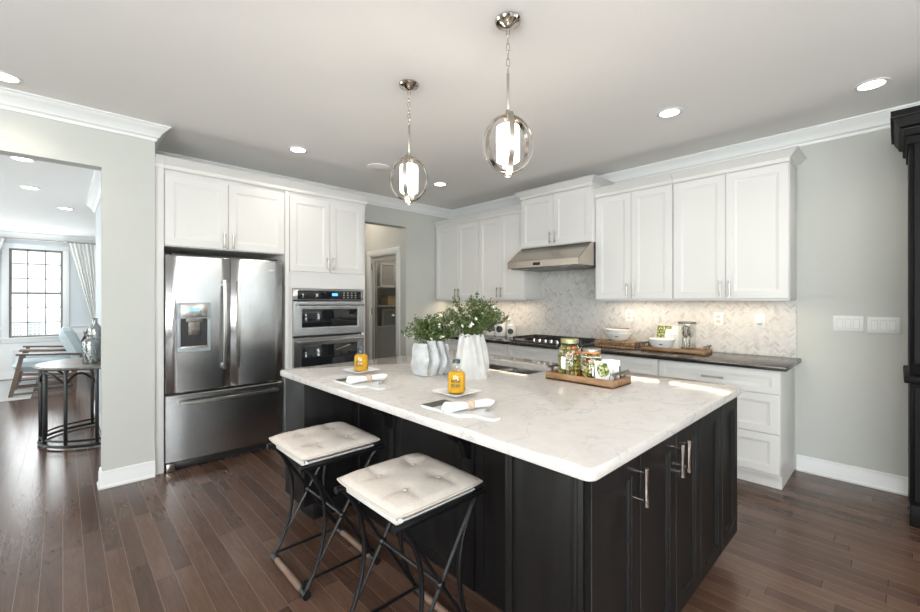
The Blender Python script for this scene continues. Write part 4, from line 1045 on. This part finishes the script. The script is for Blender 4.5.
# ------------------------------------------------------------------ pendants
def pendant(label, x, y, zt, tw):
    """zt: top of the orb"""
    R1, HH = .118, .148
    t = thing('pendant_lamp', label, 'pendant lamp', (x, y, CZ), tw)
    bm = BM(); lathe(bm, [(.001, -.001), (.062, -.001), (.064, -.008), (.058, -.018), (.034, -.026), (.022, -.034), (.010, -.040), (.001, -.041)], n=32); fin('ceiling_canopy', bm, 'chrome', t)
    zc = zt - CZ - .150; zr1 = zt-CZ+.19
    n = max(3, int((-.04-zr1)/.034)); stp = (-.04-zr1)/n
    bm = BM()
    for i in range(n):
        cz_ = -.04 - stp*(i+.5); pts = []
        for k in range(14):
            a = 2*PI*k/14; p = (.0075*math.cos(a), 0, (stp*.62)*math.sin(a)); pts.append((p[0], 0, cz_+p[2]) if i % 2 else (0, p[0], cz_+p[2]))
        tube(bm, pts, .0021, 6, True)
    fin('chain', bm, 'chrome', t)
    bm = BM(); box(bm, (-.007, .007), (-.006, .006), (zt-CZ, zr1+.004), .001); fin('rod', bm, 'nickel', t)
    bm = BM(); lathe(bm, [(.001, -.02), (.012, -.02), (.014, -.005), (.010, .012), (.001, .013)], (0, 0, zt-CZ+.004), 18); fin('finial', bm, 'nickel', t)
    def band(az, tilt, rx, rz, w, m='chrome'):
        bm = BM(); k = 56; rings = []
        for i in range(k):
            a = 2*PI*i/k; ct, s_ = math.cos(a), math.sin(a)
            rings.append([((rx+o)*ct, v, (rz+o)*s_) for o, v in ((0, -w/2), (.0035, -w/2), (.0035, w/2), (0, w/2))])
        loft(bm, rings, False, True)
        o = fin('orb_band', bm, m, t); o.location = (0, 0, zc); o.rotation_euler = (tilt[0], tilt[1], az); return o
    band(0, (0, 0), R1+.004, HH+.002, .025, 'nickel')
    band(PI/2-.15, (0, .10), R1, HH-.008, .026)
    band(PI/2+.45, (.0, -.28), R1-.004, HH-.012, .026)
    bm = BM(); lathe(bm, [(.001, -.088), (.045, -.088), (.0545, -.082), (.056, -.07), (.056, .07), (.0545, .082), (.045, .088), (.001, .088)], (0, 0, zc), 32); fin('lamp_shade', bm, 'lamp_white', t)
    bm = BM(); lathe(bm, [(.001, .088), (.018, .088), (.018, .11), (.006, .115), (.006, .148), (.001, .149)], (0, 0, zc), 18); fin('socket', bm, 'nickel', t)
    bm = BM(); lathe(bm, [(.001, -.162), (.013, -.160), (.013, -.140), (.005, -.138), (.005, -.089), (.001, -.088)], (0, 0, zc), 16); fin('bottom_finial', bm, 'nickel', t)
    l = bpy.data.lights.new('pendant_light', 'POINT'); l.energy = 5; l.color = (1, .86, .68); l.shadow_soft_size = .06
    o = bpy.data.objects.new('pendant_light', l); C.objects.link(o); o.location = (x, y, zt - .15 - .22)
pendant('chrome orb pendant over the seat end nearer the refrigerator', 1.581, 2.127, 2.300, .72)
pendant('chrome orb pendant over the island, nearer the camera and hanging larger', 1.569, 1.309, 2.295, .86)

# ------------------------------------------------------------------ recessed lights
def downl(label, x, y, z, pw):
    t = thing('recessed_light', label, 'recessed light', (x, y, z))
    bm = BM(); lathe(bm, [(.062, -.0005), (.085, -.0005), (.086, -.004), (.078, -.008), (.064, -.006), (.062, -.0005)], n=36); fin('trim_ring', bm, 'trim_white', t)
    bm = BM(); lathe(bm, [(.001, -.0012), (.0635, -.0012), (.0635, -.0035), (.001, -.0045)], n=36); fin('diffuser', bm, 'downlight', t)
    l = bpy.data.lights.new('downlight_lamp', 'SPOT'); l.energy = pw; l.color = (1, .90, .76); l.spot_size = 2.3; l.spot_blend = .8; l.shadow_soft_size = .07
    o = bpy.data.objects.new('downlight_lamp', l); C.objects.link(o); o.location = (x, y, z-.03)
KP = 9
downl('recessed ceiling light over the left opening, at the photo edge', -.261, 3.755, CZ, KP)
downl('recessed ceiling light in front of the refrigerator cabinets', 1.54, 3.742, CZ, KP)
downl('recessed ceiling light near the far room corner', 3.202, 3.703, CZ, KP)
downl('recessed ceiling light in front of the range hood side cabinets', 3.191, 1.144, CZ, KP)
downl('recessed ceiling light closest to the dark hutch', 3.70, .115, CZ, KP)
downl('living room recessed light nearest the opening', -.254, 5.172, LZ, 10)
downl('living room recessed light second from the opening', -.256, 6.441, LZ, 10)
downl('living room recessed light third from the opening', .03, 7.585, LZ, 10)
downl('living room recessed light by the window curtain', -.024, 10.17, LZ, 10)
t = thing('ceiling_speaker', 'round white flush speaker grille in the ceiling behind the pendants', 'speaker', (2.335, 3.669, CZ))
bm = BM(); lathe(bm, [(.001, -.0005), (.115, -.0005), (.115, -.006), (.108, -.009), (.001, -.010)], n=40); fin('grille', bm, 'ceiling_paint', t)
# under-cabinet lamps
def undercab(ya, yb, x=4.13, z=1.388, pw=10):
    l = area('under_cabinet_lamp', (x, (ya+yb)/2, z), (0, 0, 0), .03, abs(ya-yb)*.9, pw, (1, .80, .56))
for ya, yb in ((4.70, 3.86), (3.82, 3.10), (2.15, 1.42), (1.39, .60)): undercab(ya, yb, pw=2.1)
# unseen fill lamps added to brighten the hall and pantry
l = bpy.data.lights.new('hall_fill', 'POINT'); l.energy = 8; l.color = (1, .88, .74); l.shadow_soft_size = .12
o = bpy.data.objects.new('hall_fill', l); C.objects.link(o); o.location = (2.95, 5.6, 2.6)
l = bpy.data.lights.new('pantry_fill', 'POINT'); l.energy = 30; l.color = (1, .90, .80); l.shadow_soft_size = .1  # added fill, no fixture; lifts the dark pantry behind the glass door
o = bpy.data.objects.new('pantry_fill', l); C.objects.link(o); o.location = (4.0, 5.5, 2.55)
# ------------------------------------------------------------------ wall plates
def plate(name, label, cat, y, z, w, h, gangs, kind, xw=XR):
    t = thing(name, label, cat, (xw, y, z), RW)
    bm = BM(); box(bm, (-w/2, w/2), (-.007, 0), (-h/2, h/2), .0025); pl_ = fin('cover_plate', bm, 'white_plastic', t)
    for i in range(gangs):
        u = (i-(gangs-1)/2)*.046*(w/.17 if gangs > 1 else 1)
        if kind == 's':
            bm = BM(); box(bm, (u-.0175, u+.0175), (-.0078, -.0068), (-.036, .036)); fin('surround', bm, 'switch_grey', pl_)
            bm = BM(); prism(bm, [(-.0115, .033), (-.0075, .033), (-.0075, -.033), (-.0085, -.033)], 'x', u-.0155, u+.0155); fin('rocker', bm, 'white_plastic', pl_)
        else:
            for s in (-1, 1):
                bm = BM(); box(bm, (u-.017, u+.017), (-.0085, -.0065), (s*.021-.014, s*.021+.014), .002); fin('socket', bm, 'switch_grey', pl_)
    return t
plate('light_switch', 'triple white rocker switch plate closer to the cabinets', 'light switch', .262, 1.208, .172, .118, 3, 's')
plate('light_switch', 'triple white rocker switch plate closer to the dark hutch', 'light switch', .073, 1.203, .172, .118, 3, 's')
plate('electrical_outlet', 'white outlet on the backsplash behind the nested bowls', 'outlet', 1.96, 1.225, .075, .118, 1, 'o', XR-.0075)
plate('electrical_outlet', 'white outlet on the backsplash right of the utensil jar', 'outlet', 1.13, 1.215, .075, .118, 1, 'o', XR-.0075)
t = plate('electrical_outlet', 'white outlet with a plugged-in night light near the backsplash end', 'outlet', .82, 1.21, .078, .120, 1, 'o', XR-.0075)
bm = BM(); box(bm, (-.020, .022), (-.035, -.008), (-.020, .030), .004); fin('plug_in_light', bm, 'white_plastic', t)
# ------------------------------------------------------------------ dark hutch at the right edge
h = thing('hutch', 'tall dark hutch with stepped crown at the right edge', 'hutch', (3.75, -.05, 0), RW)
hw = 1.5
bm = BM(); box(bm, (0, hw), (.02, .58), (.13, .875), .003); fin('base_cabinet', bm, 'hutch_black', h)
for u in (.0, hw-.06): bm = BM(); box(bm, (u, u+.06), (.02, .08), (0, .13), .004); fin('leg', bm, 'hutch_black', h)
for u in (.0, hw-.06): bm = BM(); box(bm, (u, u+.06), (.50, .56), (0, .13), .004); fin('leg', bm, 'hutch_black', h)
for i in range(2): bm = BM(); shaker(bm, .02+i*.74, .73+i*.74, .16, .86, 0, .02, .07, .010); fin('door', bm, 'hutch_black', h)
bm = BM(); box(bm, (-.025, hw+.025), (-.03, .585), (.88, .925), .008); fin('counter_slab', bm, 'hutch_black', h)
bm = BM(); box(bm, (-.002, hw), (.02, .58), (.93, 2.42), .003); fin('upper_cabinet', bm, 'hutch_black', h)
for i in range(2): bm = BM(); shaker(bm, .018+i*.74, .73+i*.74, 1.0, 2.36, 0, .02, .07, .012); fin('door', bm, 'hutch_black', h)
HC = [(0, -.20), (.012, -.20), (.012, -.155), (.030, -.148), (.030, -.105), (.052, -.095), (.052, -.085), (.075, -.05), (.075, -.04), (.090, -.035), (.090, 0), (0, 0)]
bm = BM(); sweep(bm, [(0, .56), (0, 0), (hw, 0), (hw, .56)], [(o_*.9, 2.54+z_) for o_, z_ in HC]); fin('crown', bm, 'hutch_black', h)
bm = BM(); sweep(bm, [(0, .56), (0, 0), (hw, 0)], [(.080, 2.50), (.0825, 2.50), (.0825, 2.504), (.080, 2.504)]); sweep(bm, [(0, .56), (0, 0), (hw, 0)], [(.027, 2.431), (.0285, 2.431), (.0285, 2.435), (.027, 2.435)]); fin('pale_edge', bm, 'espresso_pale', h)  # two thin paler lines along the crown steps

# ------------------------------------------------------------------ living room seen through the opening
bm = BM(); box(bm, (-2.9, -.33), (8.44, 10.55), (.0, .006), .002); tag(fin('rug', bm, 'rug_pile'), 'pale grey rug under the armchairs in the living room', 'rug')
ct_ = thing('console_table', 'half-round console table with iron base beside the living room wall', 'console table', (.298, 5.70, 0))
RC = .49
def half(r, n=24): return [(-r*math.sin(PI*i/n), r*math.cos(PI*i/n)) for i in range(n+1)]
bm = BM(); prism(bm, half(RC), 'z', .735, .762); bmesh.ops.bevel(bm, geom=[e for e in bm.edges if abs(e.verts[0].co.z-e.verts[1].co.z) < 1e-6], offset=.004, segments=2, affect='EDGES'); tp = fin('table_top', bm, 'console_top', ct_)
bm = BM(); tube(bm, [(p[0], p[1], .748) for p in half(RC+.002)], .0135, 8); fin('top_rim', bm, 'aged_metal', tp)
bm = BM(); tube(bm, [(p[0], p[1], .022) for p in half(.465)], .014, 8); rod(bm, (-.01, -.465, .022), (-.01, .465, .022), .012); fin('base_ring', bm, 'black_iron', ct_)
bm = BM(); tube(bm, [(p[0], p[1], .070) for p in half(.455)], .010, 8); fin('base_ring', bm, 'black_iron', ct_)
for d in (8, 38, 68, 90, 112, 142, 172):
    a = math.radians(d); 
    bm = BM(); p = (-.455*math.sin(a), .455*math.cos(a)); box(bm, (p[0]-.014, p[0]+.014), (p[1]-.014, p[1]+.014), (.03, .735), .002); fin('leg', bm, 'black_iron', ct_)
for d0, d1 in ((8, 38), (38, 90), (90, 142), (142, 172)):
    bm = BM(); pts = []
    for i in range(13):
        f = i/12; a = math.radians(d0+(d1-d0)*f); pts.append((-.455*math.sin(a), .455*math.cos(a), .60 + .105*math.sin(PI*f)))
    tube(bm, pts, .011, 8); fin('arch', bm, 'black_iron', ct_)
def mvase(label, x, y, r, hgt, neck):
    t = thing('metallic_vase', label, 'vase', (x, y, .7625))
    bm = BM(); rings = []
    prof = [(.001, 0), (r*.93, 0), (r, .012), (r, hgt*.72), (r*.95, hgt*.78), (r*.55, hgt*.86), (neck, hgt*.88), (neck*.92, hgt*.96), (neck*1.1, hgt), (neck*.8, hgt*.99), (neck*.75, hgt*.9), (.001, hgt*.88)]
    lathe(bm, prof, n=36); fin('vase_body', bm, 'mercury_glass', t)
    bm = BM()
    for k in range(12):
        for s in (-1, 1):
            tube(bm, [((r+.001)*math.cos(2*PI*k/12+s*f*1.1), (r+.001)*math.sin(2*PI*k/12+s*f*1.1), .015+f*hgt*.68) for f in [i/8 for i in range(9)]], .0016, 4)
    fin('quilted_lines', bm, 'mercury_glass', t)
mvase('taller quilted silver vase on the half-round console', .238, 5.68, .056, .44, .022)
mvase('shorter quilted silver vase on the half-round console', .195, 5.52, .060, .28, .024)
def armchair(label, x, y, rz):
    t = thing('armchair', label, 'armchair', (x, y, .006), rz)
    # local: +x is the seat front, y across
    for s in (-1, 1):
        y_ = s*.33
        bm = BM(); prism(bm, [(.325, 0), (.375, 0), (.26, .60), (.21, .60)], 'y', y_-.018, y_+.018); fin('front_leg', bm, 'chair_wood', t)
        bm = BM(); prism(bm, [(-.34, 0), (-.30, 0), (-.30, .32), (-.52, .88), (-.555, .87), (-.35, .32)], 'y', y_-.018, y_+.018); fin('rear_leg', bm, 'chair_wood', t)
        bm = BM(); prism(bm, [(.30, .585), (.30, .615), (-.46, .565), (-.46, .535)], 'y', y_-.026, y_+.026); bmesh.ops.bevel(bm, geom=bm.edges[:], offset=.005, segments=1, affect='EDGES'); fin('armrest', bm, 'chair_wood', t)
        bm = BM(); box(bm, (-.33, .33), (y_-.012, y_+.012), (.02, .045)); fin('runner', bm, 'chair_wood', t)
        bm = BM(); prism(bm, [(.30, .30), (.30, .34), (-.33, .27), (-.33, .23)], 'y', y_-.012, y_+.012); fin('seat_rail', bm, 'chair_wood', t)
    for x_, z_ in ((.285, .31), (-.31, .25), (-.47, .80)): bm = BM(); box(bm, (x_-.012, x_+.012), (-.33, .33), (z_-.02, z_+.02), .003); fin('cross_rail', bm, 'chair_wood', t)
    def cush(name, L_, W_, T_, loc, ry, puff):
        bm = BM(); k = 12; V_ = {}
        for sgn in (1, -1):
            for i in range(k+1):
                for j in range(k+1):
                    u, v = -1+2*i/k, -1+2*j/k; e = (max(0, 1-abs(u)**4)*max(0, 1-abs(v)**4))**.4
                    edge = i in (0, k) or j in (0, k)
                    if edge and sgn < 0: V_[(sgn, i, j)] = V_[(1, i, j)]; continue
                    V_[(sgn, i, j)] = bm.verts.new((u*L_/2*(1-.04*v**4), v*W_/2*(1-.04*u**4), sgn*T_/2*(puff + (1-puff)*1)*e if not edge else 0))
        for sgn in (1, -1):
            for i in range(k):
                for j in range(k): bm.faces.new([V_[(sgn, a, b)] for a, b in ((i, j), (i+1, j), (i+1, j+1), (i, j+1))])
        o = fin(name, bm, 'chair_fabric', t); o.location = loc; o.rotation_euler = (0, ry, 0); return o
    cush('seat_cushion', .70, .60, .19, (.0, 0, .395), -.08, 1); cush('back_cushion', .58, .60, .20, (-.31, 0, .66), math.radians(-66)+PI, 1)
    return t
armchair('pale blue cushioned wooden armchair nearer the console table', -.19, 9.03, PI)
armchair('pale blue cushioned wooden armchair nearer the living room window', -.19, 9.85, PI)
# curtains and rod
rd = thing('curtain_rod', 'brushed metal curtain rod above the living room window', 'curtain rod', (-.35, 10.70, 2.475))
bm = BM(); rod(bm, (-1.2, 0, 0), (.95, 0, 0), .012, 12); fin('rod', bm, 'nickel', rd)
for x in (-.56, .39): bm = BM(); box(bm, (x-.02, x+.02), (-.02, .1), (-.022, .022), .003); fin('bracket', bm, 'switch_grey', rd)
def curtain(label, xa, xb, xt, name='curtain'):
    """hangs from xa..xb and is drawn to xt at tie height"""
    k, n = 60, 26; bm = BM(); F = []
    for j in range(n+1):
        z = 2.46 - (2.46-.03)*j/n; q = max(0, min(1, (2.46-z)/1.5)); g_ = (1-(1-q)**1.0) if z > .96 else 1 - .35*min(1, (.96-z)/.9)
        row = []
        for i in range(k+1):
            t = i/k; xf = xa + (xb-xa)*t; x = xf*(1-g_*.88) + (xt + (xf-xt)*.12)*g_*.88
            row.append(bm.verts.new((x, 10.695 + .020*math.sin(t*2*PI*9)*(1-.3*g_) + .01*math.sin(t*21+j*.15), z)))
        F.append(row)
    for A, B in zip(F, F[1:]):
        for i in range(k): bm.faces.new((A[i], A[i+1], B[i+1], B[i]))
    o = fin(name, bm, 'curtain_cloth'); md = o.modifiers.new('thickness', 'SOLIDIFY'); md.thickness = .004; tag(o, label, 'curtain'); return o
curtain('white curtain tied back on the living room window side nearest the vases', .06, .58, .52)
curtain('white curtain at the far left edge of the living room window', -1.25, -.74, -1.2)
# house seen through the living room window
hs = thing('neighbor_house', 'white house with gridded windows seen through the living room window', 'house', (-.6, 19.0, -.6))
bm = BM(); box(bm, (-5, 5), (0, 4), (0, 6)); fin('wall', bm, 'siding', hs)
for x, w in ((-.535, .215), (-.20, .30)):
    bm = BM(); box(bm, (x, x+w), (-.03, .0), (.86, 1.27)); w_ = fin('window', bm, 'pane_grey', hs)
    bm = BM()
    for i in range(4): box(bm, (x+(w-.02)*i/3, x+(w-.02)*i/3+.02), (-.05, -.03), (.85, 1.28))
    fin('muntins', bm, 'siding', w_)
    for i in range(5):
        bm = BM(); box(bm, (x-.01, x+w+.01), (-.052, -.05), (.85+.1025*i, .87+.1025*i)); fin('cross_bar', bm, 'siding', w_)
bm = BM(); box(bm, (-14, 14), (11.2, 23), (-.8, -.6)); struct('ground_outside', bm, 'siding')
